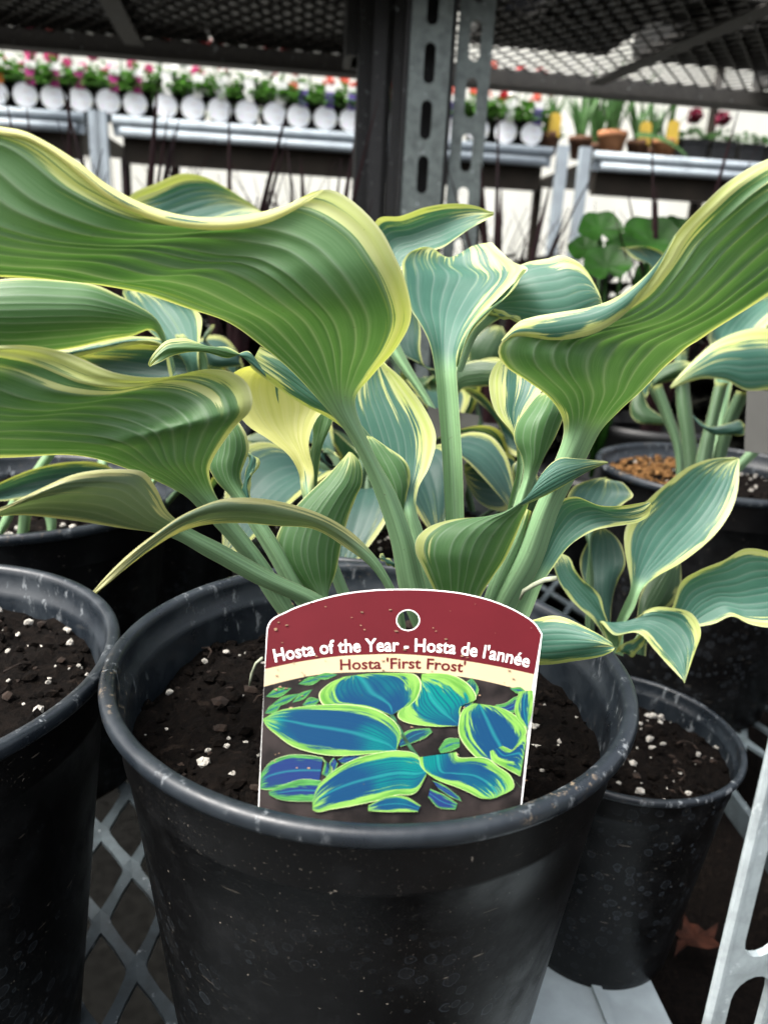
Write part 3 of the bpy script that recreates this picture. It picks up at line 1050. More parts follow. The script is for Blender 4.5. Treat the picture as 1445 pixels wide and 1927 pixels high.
# B
leaf(H1, [(640, 1290, 690, 1300, .375, .006), (505, 1130, 560, 1150, .352, .008), (448, 1040, 505, 1060, .345, .008), (385, 970, 440, 975, .337, .008),
          (345, 930, 408, 935, .330, .008), (300, 905, 396, 900, .325, .010, -.004), (235, 880, 402, 865, .318, .014, -.008), (170, 862, 440, 808, .312, .016, -.010), (110, 858, 474, 768, .306, .020, -.013),
          (50, 862, 470, 730, .302, .012, -.010), (-30, 864, 443, 703, .297, .007, -.009), (-110, 862, 395, 694, .292, .005, -.008), (-200, 855, 305, 711, .287, .005, -.008),
          (-290, 845, 220, 703, .282, .005, -.008), (-370, 830, 120, 664, .277, .005, -.008), (-450, 800, 0, 648, .27, .012, -.01), (-520, 750, -150, 655, .265, .01, -.008), (-560, 710, -400, 690, .26, 0)],
     'U', 16, [(0, 0), (.5, 0), (.6, .08), (1, .12)], [(0, .1), (.3, .05), (.42, .10), (.5, .20), (.62, .25), (.8, .22), (1, .2)], 4, .0010, nu=129, ns=120)
# C: low pale leaf at the left
leaf(H1, [(720, 1250, 700, 1275, .372, .004), (606, 1122, 575, 1142, .345, .006), (520, 1080, 480, 1098, .336, .006), (430, 1030, 392, 1050, .328, .006),
          (345, 985, 310, 1008, .318, .006), (318, 960, 250, 998, .312, .008, .003), (298, 920, 200, 988, .306, .010, .006), (275, 890, 160, 980, .300, .010, .008),
          (235, 883, 100, 972, .295, .010, .009), (150, 892, 40, 968, .288, .010, .009), (60, 930, -20, 975, .282, .008, .006), (-10, 964, -60, 985, .277, .004, .004), (-90, 1000, -95, 1004, .27, 0)],
     'U', 10, [(0, .1), (.35, .12), (.42, .30), (.6, .30), (.8, .4), (1, .6)], [(0, .04), (1, .06)], 4, .0007, mat=M['leaf_pale'], ns=90)
# D: narrow arching leaf
leaf(H1, [(770, 1290, 745, 1290, .372, .003), (742, 1105, 724, 1105, .345, .003), (705, 1045, 690, 1060, .338, .003), (660, 1005, 640, 1022, .332, .003), (600, 970, 590, 998, .325, .004, .004),
          (520, 943, 520, 993, .318, .004, .006), (460, 936, 455, 986, .312, .004, .007), (410, 940, 395, 986, .308, .004, .006), (350, 963, 345, 998, .303, .004, .004), (290, 1005, 290, 1030, .297, .003, .003),
          (235, 1050, 240, 1070, .292, .002, .002), (195, 1090, 205, 1100, .288, .001, .001), (175, 1113, 182, 1117, .286, 0)],
     'U', 6, [(0, .2), (.3, .3), (.5, .30), (.7, .30), (.85, .5), (1, .9)], [(0, .05), (.4, .3), (.55, .25), (.7, .2), (.9, .6), (1, .9)], 2, .0003, ns=80, nu=49, mat=M['leaf_pale'])
# E: upright green leaf left of the middle
leaf(H1, [(690, 1280, 720, 1290, .385, .003), (598, 1130, 618, 1118, .372, .004), (545, 1090, 632, 1075, .370, .006), (518, 1045, 641, 1030, .369, .008), (528, 995, 655, 980, .368, .008), (572, 938, 672, 935, .368, .007),
          (612, 898, 682, 905, .368, .005), (640, 868, 676, 870, .368, .003), (656, 850, 662, 852, .368, 0)], 'U', 12, .05, .05, 1, .0006, wob=.0004)
# T: green leaf with a curled yellow edge between B and E
leaf(H1, [(660, 1270, 690, 1280, .385, .003), (540, 1110, 572, 1105, .368, .006), (500, 1040, 532, 1032, .365, .006), (466, 985, 500, 982, .364, .006), (435, 935, 471, 938, .363, .006),
          (405, 900, 455, 895, .362, .006, .0), (392, 875, 462, 872, .361, .006), (395, 850, 470, 848, .361, .006), (400, 825, 466, 822, .361, .006), (395, 800, 450, 795, .362, .004), (395, 775, 425, 770, .363, .002), (398, 750, 402, 750, .364, 0)],
     'U', 10, .04, .10, 4, .0005, wob=.0003)
leaf(H1, [(476, 940, 462, 940, .3605, .001), (470, 905, 458, 905, .3605, .002), (486, 880, 464, 880, .3605, .002), (487, 862, 468, 862, .3605, .002), (470, 850, 467, 851, .3605, 0)],
     'T', 4, .5, .1, 0, .0002, nu=25, ns=30)
# F: yellow leaf
leaf(H1, [(700, 1270, 725, 1270, .392, .003), (590, 1000, 615, 1000, .385, .004), (568, 930, 593, 925, .382, .004), (560, 885, 588, 880, .380, -.004), (543, 856, 580, 850, .379, -.006), (505, 825, 582, 820, .378, -.008),
          (468, 800, 595, 790, .376, -.010), (440, 765, 612, 770, .374, -.010), (428, 720, 610, 745, .372, -.008), (450, 695, 585, 715, .37, -.006), (485, 686, 550, 695, .368, -.003), (512, 688, 525, 690, .367, 0)],
     'T', 14, 1.3, 1.3, 2, .0004, M['leaf_yellow'], label='almost wholly yellow leaf with hardly any green', wob=.0005)
leaf(H1, [(583, 930, 600, 920, .390, .001), (582, 870, 602, 860, .390, .001), (588, 820, 622, 800, .390, .001), (596, 785, 635, 770, .39, .001), (620, 760, 630, 758, .39, 0)], 'U', 8, .03, .05, 0, .0003, nu=33, ns=30)
# G: twisted leaf with its tip to the left
leaf(H1, [(760, 1000, 790, 1000, .395, .003), (690, 860, 720, 850, .380, .004), (614, 783, 650, 775, .366, .004), (575, 763, 620, 745, .360, .004), (540, 744, 580, 705, .355, .003), (500, 714, 535, 675, .350, .002), (470, 690, 490, 652, .346, 0)],
     'T', 10, [(0, .05), (.35, .35), (1, .45)], .06, 1, .0004, ns=60)
leaf(H1, [(505, 716, 490, 690, .3485, .002), (470, 690, 470, 662, .345, .003), (430, 652, 432, 676, .341, .003), (390, 648, 393, 662, .337, .003), (340, 637, 350, 665, .333, .003), (310, 642, 318, 671, .330, .002), (293, 662, 300, 680, .328, .001), (280, 688, 283, 690, .327, 0)],
     'U', 8, [(0, .3), (.5, .25), (1, .4)], .12, 0, .0003, ns=60, nu=49)
# H: upright leaf with the wide yellow edge, right of the great stem
leaf(H1, [(850, 1300, 880, 1300, .385, .003), (778, 1090, 812, 1080, .375, .004), (762, 1010, 796, 1000, .373, .004), (752, 960, 783, 955, .372, .004), (735, 930, 787, 920, .372, .0, .0),
          (700, 890, 808, 880, .372, -.004), (672, 835, 820, 820, .372, -.006), (660, 790, 802, 775, .373, -.006), (655, 750, 775, 735, .374, -.006), (665, 712, 748, 703, .376, -.004), (690, 680, 722, 682, .378, 0)],
     'T', 14, .10, [(0, .3), (.3, .2), (.45, .24), (.7, .32), (1, .5)], 3, .0005)
leaf(H1, [(758, 1000, 762, 985, .3705, .0005), (735, 965, 764, 940, .3698, .003), (715, 930, 774, 905, .3690, .004), (700, 895, 767, 880, .3685, .004), (690, 862, 748, 855, .368, .003), (688, 835, 722, 834, .368, .002), (690, 820, 700, 821, .368, 0)],
     'U', 8, .02, .16, 0, .0006, ns=50, nu=65)
# J: the tall central leaf, upper face towards us
leaf(H1, [(845, 1250, 875, 1250, .395, -.004), (838, 985, 873, 980, .388, -.006), (832, 860, 869, 860, .385, -.006), (824, 760, 863, 760, .384, -.006), (817, 690, 859, 690, .384, -.006),
          (808, 645, 864, 655, .386, -.008), (793, 612, 882, 622, .389, -.010), (774, 582, 910, 590, .394, -.012), (762, 550, 945, 556, .400, -.013), (757, 515, 975, 524, .407, -.012),
          [(758, 490, .412), (800, 486, .424), (845, 500, .43), (900, 495, .428), (990, 503, .412)], [(772, 474, .418), (805, 470, .428), (845, 488, .434), (895, 470, .432), (958, 488, .422)],
          [(788, 467, .422), (812, 466, .430), (845, 484, .436), (890, 463, .436), (925, 456, .430)]],
     'T', 12, [(0, .03), (1, .04)], [(0, .03), (.5, .03), (.66, .12), (1, .30)], 4, .0005, tipw=.02, ns=100, wob=.0005, label='upright blue green central leaf on a long pale stalk')
leaf(H1, [(858, 690, 862, 690, .383, .0), (862, 660, 876, 655, .383, .001), (880, 618, 893, 618, .385, .001), (905, 592, 920, 590, .388, .001), (945, 560, 955, 556, .393, .001), (985, 508, 991, 504, .405, 0)],
     'U', 4, .3, .6, 0, .0001, nu=17, ns=40)
# K and L: leaves behind the central one
leaf(H1, [(800, 760, 820, 770, .44, .003), (700, 600, 745, 620, .445, .004), (690, 470, 752, 520, .447, -.004), (712, 411, 765, 492, .448, -.008), (752, 408, 800, 476, .446, -.008), (803, 390, 836, 464, .443, -.008), (850, 382, 856, 450, .44, -.006),
          (893, 385, 886, 428, .437, -.003), (929, 400, 928, 404, .435, 0)], 'T', 12, [(0, .1), (.4, .22), (1, .25)], .06, 1, .0005)
leaf(H1, [(850, 700, 870, 700, .42, .003), (900, 592, 910, 620, .428, .004), (930, 545, 955, 600, .431, .0), (958, 512, 1000, 622, .433, .006), (990, 493, 1045, 640, .432, .010), (1030, 486, 1095, 635, .430, .010), (1062, 484, 1130, 615, .427, .008),
          (1095, 505, 1140, 595, .424, .004), (1120, 545, 1136, 580, .422, .001), (1133, 572, 1134, 574, .421, 0)], 'T', 14, [(0, .03), (.55, .03), (.75, .16), (1, .3)], [(0, .2), (.4, .12), (1, .1)], 1, .0005)
leaf(H1, [(930, 580, 912, 588, .4265, 0), (950, 586, 930, 596, .4265, .001), (975, 598, 958, 600, .4265, .001), (990, 612, 982, 612, .427, 0)], 'T', 4, .9, .9, 0, .0001, nu=17, ns=20)
# M: the great leaf at the right, underside towards us, with its near edge folded over
leaf(H1, [(860, 1300, 910, 1310, .378, .008), (922, 1130, 968, 1146, .360, .010), (970, 1040, 1018, 1060, .353, .010), (1004, 960, 1054, 955, .347, .010), (1038, 880, 1100, 868, .341, .010), (1060, 812, 1137, 800, .335, .012),
          (1055, 778, 1165, 768, .330, .014, .003), (1030, 742, 1200, 738, .325, .016, .005), (985, 708, 1225, 715, .320, .018, .007), (952, 685, 1250, 690, .316, .018, .008), (939, 662, 1272, 672, .312, .016, .009),
          (946, 640, 1292, 655, .308, .012, .009), (985, 622, 1314, 642, .303, .008, .008), (1050, 612, 1338, 626, .298, .005, .008), (1120, 600, 1368, 607, .292, .004, .008), (1190, 560, 1404, 584, .286, .004, .008),
          (1234, 505, 1448, 555, .280, .004, .008), (1268, 445, 1512, 514, .275, .004, .008), (1320, 388, 1590, 460, .268, .004, .008), (1375, 338, 1690, 402, .263, .004, .006),
          (1450, 298, 1780, 360, .258, .004), (1600, 260, 1850, 310, .25, .004), (1800, 250, 1830, 262, .245, 0)],
     'U', 13, [(0, .04), (.3, .05), (.36, .30), (.45, .22), (.5, .06), (.62, .06), (.7, .14), (1, .22)], [(0, .0), (.5, .0), (1, .12)], 5, .0013, nu=161, ns=150,
     label='great leaf at the right, underside showing, with its near edge folded over')
leaf(H1, [(943, 640, 946, 645, .2985, 0), (968, 612, 968, 633, .2955, .0015), (1000, 597, 1040, 640, .291, .002), (1050, 588, 1085, 636, .2875, .002), (1110, 578, 1130, 622, .284, .002), (1165, 556, 1185, 582, .2795, .002),
          (1205, 527, 1213, 545, .2755, .001), (1236, 494, 1240, 502, .2715, .0), (1270, 440, 1271, 444, .266, 0)],
     'T', 6, [(0, .9), (.2, .7), (.35, .3), (.7, .2), (1, .2)], [(0, .6), (.3, .5), (1, .55)], 0, .0001, nu=49, ns=70, tipw=.0, wob=.0, label='folded over margin strip of the great right leaf')
# N and O
leaf(H1, [(930, 1110, 945, 1115, .378, .003), (955, 955, 968, 958, .370, -.003), (972, 860, 984, 862, .366, -.003), (962, 815, 975, 822, .365, -.003), (936, 775, 992, 772, .365, -.004), (924, 740, 1020, 736, .366, -.004),
          (922, 708, 1030, 712, .368, -.004), (935, 682, 1010, 690, .370, -.002), (960, 668, 985, 670, .372, 0)], 'T', 10, .5, .55, 2, .0004, label='small pale leaf striped yellow and green', ns=60)
leaf(H1, [(940, 1110, 960, 1110, .372, .003), (965, 955, 992, 950, .362, .005), (984, 895, 1008, 895, .360, .006), (984, 862, 1026, 862, .358, .008), (967, 825, 1046, 828, .357, .010), (970, 795, 1058, 795, .356, .010),
          (990, 765, 1064, 772, .356, .008), (1012, 742, 1060, 752, .357, .004), (1030, 735, 1048, 740, .358, 0)], 'U', 10, .05, .04, 2, .0005, ns=60)
# Q: green leaf in front of the stems with its tip drawn out to the right
leaf(H1, [(880, 1290, 905, 1290, .36, .002), (816, 1112, 905, 1125, .345, .008), (796, 1072, 930, 1082, .342, .012, .004), (781, 1035, 950, 1052, .339, .014, .005), (785, 1012, 962, 1028, .337, .013, .005), (808, 992, 972, 1005, .335, .011, .004), (855, 978, 982, 980, .334, .008, .003),
          (912, 972, 992, 955, .333, .006, .002), (965, 958, 1000, 928, .332, .004), (1005, 941, 1018, 890, .331, .004), (1050, 919, 1050, 861, .330, .004), (1100, 891, 1090, 862, .328, .003), (1143, 872, 1144, 869, .326, 0)],
     'U', 12, [(0, .1), (.25, .22), (.4, .15), (1, .12)], .05, 0, .0007, ns=90, nu=97, wob=.0004)
# R: blue green leaf to the right of the great stem
leaf(H1, [(900, 1290, 930, 1290, .38, .003), (962, 1150, 998, 1155, .372, -.003), (985, 1100, 1022, 1096, .370, -.004), (1010, 1040, 1048, 1055, .368, -.004), (1032, 975, 1080, 1020, .366, -.005), (1052, 940, 1120, 997, .363, -.005),
          (1085, 932, 1150, 990, .360, -.004), (1130, 950, 1180, 985, .357, -.003), (1175, 952, 1205, 980, .354, -.002), (1205, 948, 1222, 968, .352, -.001), (1222, 945, 1226, 950, .351, 0)],
     'T', 12, [(0, .05), (.5, .10), (.6, .04), (1, .3)], [(0, .06), (.7, .08), (.88, .2), (1, .8)], 2, .0005, ns=80)
# S: small leaf lying to the right of the tag
leaf(H1, [(880, 1225, 880, 1240, .350, .001), (940, 1180, 950, 1245, .338, .004), (1000, 1165, 1010, 1250, .328, .006), (1045, 1159, 1060, 1249, .322, .006), (1085, 1170, 1105, 1240, .316, .005), (1125, 1192, 1138, 1228, .311, .003), (1156, 1217, 1157, 1219, .308, 0)],
     'T', 12, [(0, .2), (.6, .16), (1, .2)], [(0, .3), (.5, .2), (1, .2)], 0, .0004, ns=60)
# stalk of a cut leaf in the middle of the clump, and the small bits
leaf(H1, [(890, 1290, 915, 1290, .37, .003), (912, 1120, 935, 1128, .356, .004), (935, 1060, 962, 1070, .353, .004), (958, 1010, 985, 1020, .351, .004), (985, 955, 1000, 962, .349, .003)], 'U', 4, .0, .3, 3, .0001, nu=25, ns=40)
leaf(H1, [(745, 1060, 750, 1068, .385, .001), (722, 1045, 728, 1062, .384, .002), (714, 1042, 716, 1055, .384, 0)], 'T', 4, .3, .3, 0, .0001, nu=17, ns=16)
b = MB()
tp = np.array([[978, 1128, .335], [985, 1112, .333], [1005, 1100, .331], [1025, 1091, .329], [1047, 1088, .327]])
b.tube(P(tp[:, 0], tp[:, 1], tp[:, 2]), [.0006, .0009, .0011, .0012, .0011], 7)
tag(b.build('dry_twig', M['twig'], None, True), 'thin curved dry twig caught between the stems above the red tag', 'twig')
b = MB()
tp = np.array([[470, 1290, .31], [474, 1268, .308], [482, 1248, .306], [494, 1238, .304]])
b.tube(P(tp[:, 0], tp[:, 1], tp[:, 2]), .0006, 6)
tag(b.build('root_thread', M['twig'], None, True), 'thin pale thread of root curling up beside the red tag', 'root')

# ---- the small plant at the right
H2 = hosta(P4, P4[2] - .016, 'young hosta with five blue green yellow edged leaves, in the small right pot')
D2 = .47
leaf(H2, [(1145, 1225, 1172, 1235, .475, .002), (1157, 1175, 1175, 1178, .47, -.003), (1172, 1140, 1194, 1142, .468, -.003), (1186, 1105, 1208, 1108, .467, -.003), (1180, 1075, 1232, 1085, .468, -.005), (1174, 1035, 1275, 1060, .470, -.008),
          (1180, 990, 1322, 1028, .474, -.010), (1216, 945, 1352, 1000, .478, -.010), (1255, 908, 1376, 960, .482, -.008), (1300, 876, 1388, 915, .486, -.005), (1345, 863, 1390, 880, .49, -.002), (1388, 861, 1390, 864, .492, 0)],
     'T', 14, .20, .18, 3, .0006, label='tallest upright leaf of the small plant')
leaf(H2, [(1180, 1215, 1200, 1220, .468, .002), (1230, 1165, 1255, 1190, .460, .002), (1262, 1140, 1318, 1178, .455, -.004), (1280, 1095, 1345, 1172, .452, -.006), (1312, 1075, 1375, 1160, .449, -.007), (1360, 1055, 1410, 1175, .446, -.007),
          (1400, 1032, 1460, 1180, .442, -.007), (1450, 1040, 1510, 1160, .438, -.005), (1520, 1075, 1550, 1130, .434, -.002), (1580, 1110, 1582, 1112, .43, 0)], 'T', 14, .14, .17, 1, .0006)
leaf(H2, [(1165, 1215, 1150, 1222, .463, .001), (1180, 1180, 1128, 1168, .459, -.002, 0), (1215, 1150, 1155, 1195, .452, -.003), (1255, 1143, 1200, 1193, .446, -.004), (1300, 1152, 1232, 1222, .440, -.005), (1318, 1190, 1260, 1255, .435, -.004),
          (1308, 1225, 1275, 1272, .431, -.003), (1297, 1260, 1284, 1280, .428, -.001), (1288, 1285, 1287, 1286, .426, 0)], 'T', 12, [(0, .3), (.5, .3), (1, .4)], .16, 0, .0005)
leaf(H2, [(1150, 1225, 1160, 1220, .468, .001), (1118, 1168, 1137, 1150, .463, -.002), (1090, 1145, 1128, 1122, .461, -.003), (1065, 1115, 1100, 1092, .460, -.004), (1045, 1085, 1080, 1068, .461, -.003), (1040, 1055, 1068, 1048, .463, -.001), (1048, 1040, 1055, 1040, .465, 0)],
     'T', 10, .2, .16, 0, .0004, nu=65, ns=50)
leaf(H2, [(1160, 1225, 1172, 1230, .470, .001), (1165, 1215, 1190, 1235, .462, .002), (1185, 1205, 1200, 1225, .458, .002), (1205, 1195, 1212, 1205, .455, .001), (1215, 1190, 1217, 1192, .453, 0)], 'T', 6, .5, .5, 0, .0002, nu=33, ns=24)
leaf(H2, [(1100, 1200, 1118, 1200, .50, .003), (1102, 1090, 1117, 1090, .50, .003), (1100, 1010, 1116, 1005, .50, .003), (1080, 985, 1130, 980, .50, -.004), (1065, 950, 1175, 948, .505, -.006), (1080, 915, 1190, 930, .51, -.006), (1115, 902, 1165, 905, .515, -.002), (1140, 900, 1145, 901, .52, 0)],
     'T', 12, .12, .1, 2, .0005, mat=M['leaf_shade'])
leaf(H2, [(1195, 1230, 1215, 1235, .50, .002), (1200, 1150, 1230, 1160, .505, .004), (1205, 1115, 1262, 1140, .507, .004), (1225, 1085, 1278, 1105, .51, .004), (1250, 1062, 1282, 1072, .512, .002), (1275, 1050, 1280, 1052, .513, 0)], 'U', 10, .05, .2, 0, .0004, mat=M['leaf_shade'])
leaf(H2, [(1140, 1220, 1150, 1225, .51, .002), (1120, 1150, 1150, 1140, .515, .003), (1100, 1100, 1165, 1090, .518, .003), (1092, 1050, 1176, 1050, .52, -.003), (1108, 1015, 1160, 1012, .523, -.002), (1128, 990, 1132, 990, .525, 0)], 'T', 10, .05, .06, 0, .0002, mat=M['leaf_shade'])

# ---- the plant in the right rear pot
H3 = hosta(P5, P5[2] - .022, 'hosta with pale stalks and one yellow streaked leaf, in the tan dressed pot')
leaf(H3, [(1330, 930, 1350, 930, .72, .003), (1480, 760, 1500, 775, .70, .003), (1530, 690, 1540, 720, .68, .0), (1490, 640, 1505, 745, .665, .006), (1445, 618, 1450, 734, .655, .008), (1395, 622, 1403, 735, .648, .008), (1345, 643, 1365, 716, .642, .006), (1298, 685, 1318, 713, .637, .003), (1260, 727, 1262, 731, .633, 0)],
     'T', 12, [(0, .3), (.4, .4), (.75, .45), (1, .5)], .10, 2, .0006, label='leaf with broad yellow streaks, pointing left')
leaf(H3, [(1320, 930, 1340, 930, .74, .003), (1345, 790, 1365, 790, .75, .004), (1338, 660, 1400, 660, .76, -.004), (1333, 628, 1430, 625, .765, -.008), (1360, 585, 1470, 590, .77, -.008), (1410, 558, 1500, 565, .78, -.006), (1470, 545, 1500, 550, .79, 0)], 'T', 12, .2, .22, 1, .0006)
leaf(H3, [(1285, 930, 1310, 930, .71, .004), (1270, 850, 1292, 850, .71, .004), (1238, 770, 1258, 765, .705, .004), (1222, 722, 1240, 725, .70, .004), (1250, 688, 1272, 715, .695, .006), (1290, 678, 1300, 700, .69, .002), (1300, 682, 1302, 684, .69, 0)], 'U', 8, .06, .1, 3, .0003, nu=49, ns=50, mat=M['leaf_shade'])
leaf(H3, [(1225, 700, 1228, 720, .693, .001), (1212, 715, 1222, 730, .692, .002), (1205, 722, 1219, 740, .691, .001), (1213, 746, 1216, 748, .69, 0)], 'T', 4, .3, .3, 0, .0001, nu=25, ns=20)
for rows in ([(1280, 935, 1325, 935, .70, .006), (1283, 850, 1312, 850, .70, .006), (1272, 760, 1300, 760, .70, .006), (1268, 660, 1290, 660, .705, .004)],
             [(1300, 930, 1330, 935, .69, .006), (1310, 860, 1340, 860, .69, .006), (1328, 790, 1352, 790, .69, .005), (1345, 720, 1370, 720, .69, .004)],
             [(1320, 930, 1345, 935, .70, .005), (1335, 880, 1360, 880, .70, .005), (1360, 790, 1385, 795, .69, .005), (1385, 735, 1410, 740, .68, .004)],
             [(1272, 935, 1288, 930, .68, .004), (1268, 850, 1284, 845, .68, .004), (1250, 790, 1266, 782, .68, .004), (1226, 728, 1244, 722, .68, .004)],
             [(1250, 660, 1262, 655, .73, .003), (1252, 600, 1268, 600, .73, .003), (1275, 570, 1285, 575, .735, .003)]):
    leaf(H3, rows, 'U', 4, .0, .0, len(rows) - 1, .0001, nu=21, ns=40, mat=M['leaf_shade'], name='stalk')
leaf(H3, [(1300, 780, 1308, 790, .675, .002), (1320, 795, 1330, 812, .67, .003), (1345, 803, 1358, 818, .665, .003), (1375, 795, 1392, 820, .66, .003), (1392, 792, 1400, 815, .658, .001), (1400, 800, 1400, 806, .658, 0)], 'T', 6, .06, .06, 0, .0003, nu=33, ns=30, mat=M['leaf_shade'])
leaf(H3, [(1250, 800, 1262, 790, .72, .002), (1205, 795, 1225, 770, .725, .004), (1185, 780, 1212, 745, .73, .004), (1190, 745, 1210, 725, .73, .001)], 'U', 8, .05, .05, 0, .0003, nu=33, ns=30, mat=M['leaf_shade'])
leaf(H3, [(1280, 690, 1292, 690, .75, .002), (1270, 640, 1300, 640, .75, .004), (1258, 600, 1345, 615, .755, .006), (1275, 560, 1340, 585, .76, .004), (1310, 555, 1330, 560, .765, 0)], 'U', 8, .05, .05, 0, .0003, nu=49, ns=40, mat=M['leaf_shade'])

# ---- the plant behind at the left
C4 = (-.283, .575, ZR - .024)
H4 = hosta(C4, C4[2], 'hosta behind at the left, its dark leaves showing under the largest leaf')
leaf(H4, [(210, 960, 225, 960, .59, .003), (330, 760, 345, 765, .52, .003), (318, 650, 310, 655, .48, .002), (295, 600, 285, 622, .472, .004, .003), (262, 575, 250, 633, .466, .008, .005), (225, 556, 205, 640, .460, .012, .007), (180, 536, 150, 652, .454, .014, .008), (110, 528, 90, 660, .447, .014, .008), (30, 526, 10, 665, .44, .013, .008),
          (-60, 540, -70, 650, .434, .010, .006), (-150, 570, -155, 630, .43, .006), (-220, 600, -222, 604, .425, 0)], 'U', 14, .05, [(0, .2), (.3, .2), (.5, .16), (.7, .05), (1, .05)], 2, .0007, ns=90)
leaf(H4, [(240, 960, 255, 960, .6, .003), (360, 760, 380, 760, .54, .003), (330, 660, 376, 665, .51, -.002), (300, 640, 380, 630, .51, -.006), (262, 605, 380, 598, .512, -.008), (235, 562, 350, 570, .516, -.008), (235, 545, 310, 552, .52, -.004), (260, 538, 280, 540, .524, 0)], 'T', 12, .06, .12, 1, .0006)
leaf(H4, [(330, 700, 322, 712, .505, .001), (310, 640, 300, 652, .50, .002), (252, 632, 245, 648, .496, .002), (195, 645, 185, 664, .492, .002), (130, 655, 120, 682, .488, .002), (60, 665, 55, 700, .484, 0)], 'T', 6, .5, .9, 0, .0003, nu=49, ns=40)
leaf(H4, [(300, 960, 312, 960, .60, .003), (420, 760, 430, 770, .54, .003), (395, 690, 370, 712, .52, -.002), (330, 660, 300, 720, .516, -.006), (270, 648, 220, 715, .512, -.008), (210, 650, 150, 700, .508, -.006), (160, 662, 140, 675, .505, 0)], 'T', 10, .22, .1, 1, .0005, mat=M['leaf_shade'])
leaf(H4, [(380, 800, 392, 805, .53, .003), (372, 710, 392, 712, .52, .003), (362, 672, 390, 676, .518, .003), (340, 650, 378, 655, .516, .003), (330, 630, 345, 628, .515, 0)], 'U', 6, .06, .06, 1, .0003, nu=33, ns=30)
leaf(H4, [(200, 990, 215, 985, .56, .003), (260, 930, 265, 945, .53, .002), (205, 878, 200, 930, .525, -.006), (140, 868, 120, 930, .52, -.008), (70, 882, 50, 935, .515, -.008), (0, 912, -10, 945, .51, -.006), (-70, 940, -72, 945, .505, 0)], 'T', 10, .18, .1, 1, .0006, mat=M['leaf_shade'])
leaf(H4, [(30, 1020, 52, 1020, .56, .003), (58, 890, 82, 890, .53, .003), (82, 855, 108, 852, .525, .003), (110, 815, 130, 815, .52, .003)], 'T', 4, .1, .1, 3, .0001, nu=17, ns=24, name='stalk')
leaf(H4, [(92, 1015, 104, 1012, .55, .003), (85, 975, 106, 972, .545, .003), (60, 930, 80, 920, .54, .003)], 'T', 4, .1, .1, 2, .0001, nu=17, ns=24, name='stalk')
leaf(H4, [(-10, 1010, 5, 1010, .55, .003), (0, 985, 20, 985, .545, .003), (20, 940, 40, 940, .54, .003)], 'T', 4, .1, .1, 2, .0001, nu=17, ns=24, name='stalk')
leaf(H4, [(150, 1010, 170, 1010, .60, .003), (200, 800, 220, 800, .62, .003), (235, 500, 260, 480, .65, -.003), (238, 380, 300, 480, .655, -.008), (295, 345, 370, 470, .66, -.012), (350, 326, 425, 455, .662, -.012), (395, 336, 460, 430, .664, -.010), (440, 362, 480, 410, .666, -.005), (488, 394, 492, 400, .668, 0)],
     'T', 14, [(0, .1), (.4, .08), (.6, .42), (.8, .36), (1, .4)], .1, 2, .0008, label='blue green leaf with yellow streaks rising over the largest leaf')

# ---- the plant behind in the middle
H5 = hosta((-.01, .572, ZR), ZR - .024, 'hosta directly behind the foreground one, shaded and seen between its stems')
leaf(H5, [(820, 980, 835, 980, .60, .003), (850, 800, 865, 800, .58, .003), (800, 690, 830, 700, .57, -.003), (745, 660, 800, 690, .565, -.008), (710, 620, 790, 660, .565, -.010), (705, 570, 790, 610, .567, -.008), (730, 545, 775, 560, .57, 0)], 'T', 12, .06, .08, 1, .0006, mat=M['leaf_shade'])
leaf(H5, [(880, 960, 895, 965, .62, .003), (845, 780, 862, 785, .60, .003), (862, 690, 872, 730, .59, .003), (895, 679, 905, 726, .585, .005), (930, 682, 935, 722, .58, .004), (960, 690, 962, 700, .575, 0)], 'U', 10, .06, .06, 1, .0006, mat=M['leaf_shade'])
leaf(H5, [(880, 990, 890, 990, .64, .003), (985, 880, 1000, 890, .61, .003), (975, 830, 985, 862, .60, -.003), (930, 770, 960, 850, .60, -.007), (895, 735, 930, 790, .602, -.006), (868, 728, 885, 745, .605, 0)], 'T', 12, .2, .25, 1, .0006, mat=M['leaf_shade'])
leaf(H5, [(900, 1000, 910, 1000, .62, .003), (970, 900, 985, 905, .59, .003), (965, 860, 985, 930, .58, -.003), (920, 855, 950, 962, .577, -.007), (885, 862, 900, 945, .575, -.006), (872, 875, 878, 910, .575, 0)], 'T', 12, .16, .2, 1, .0006, mat=M['leaf_shade'])
leaf(H5, [(950, 1000, 962, 1000, .60, .003), (990, 950, 1010, 960, .575, .003), (965, 900, 1020, 930, .57, .004), (968, 872, 1000, 880, .57, .003), (985, 862, 990, 862, .57, 0)], 'U', 8, .1, .1, 1, .0004, nu=49, ns=40, mat=M['leaf_shade'])
leaf(H5, [(620, 1000, 650, 1000, .60, .005), (590, 930, 625, 925, .60, .005), (560, 880, 600, 865, .60, .006), (500, 860, 560, 820, .60, .006), (460, 850, 500, 810, .60, .003), (440, 830, 450, 825, .6, 0)], 'U', 10, .05, .05, 1, .0004, mat=M['leaf_shade'])
leaf(H5, [(540, 1010, 570, 1010, .59, .005), (515, 950, 550, 950, .59, .005), (470, 880, 510, 870, .59, .006), (445, 840, 470, 830, .59, .0)], 'U', 8, .05, .05, 2, .0004, nu=49, ns=40, mat=M['leaf_shade'])
leaf(H5, [(640, 1010, 665, 1010, .58, .005), (650, 950, 680, 945, .58, .005), (665, 900, 690, 895, .58, .004), (680, 850, 700, 850, .58, .004)], 'U', 4, .0, .0, 3, .0001, nu=21, ns=30, mat=M['leaf_shade'], name='stalk')
leaf(H5, [(665, 880, 672, 885, .59, .001), (610, 870, 612, 862, .585, .003), (600, 858, 612, 845, .583, .003), (630, 850, 650, 872, .583, .003)], 'T', 6, .05, .05, 0, .0002, nu=25, ns=24, mat=M['leaf_shade'])
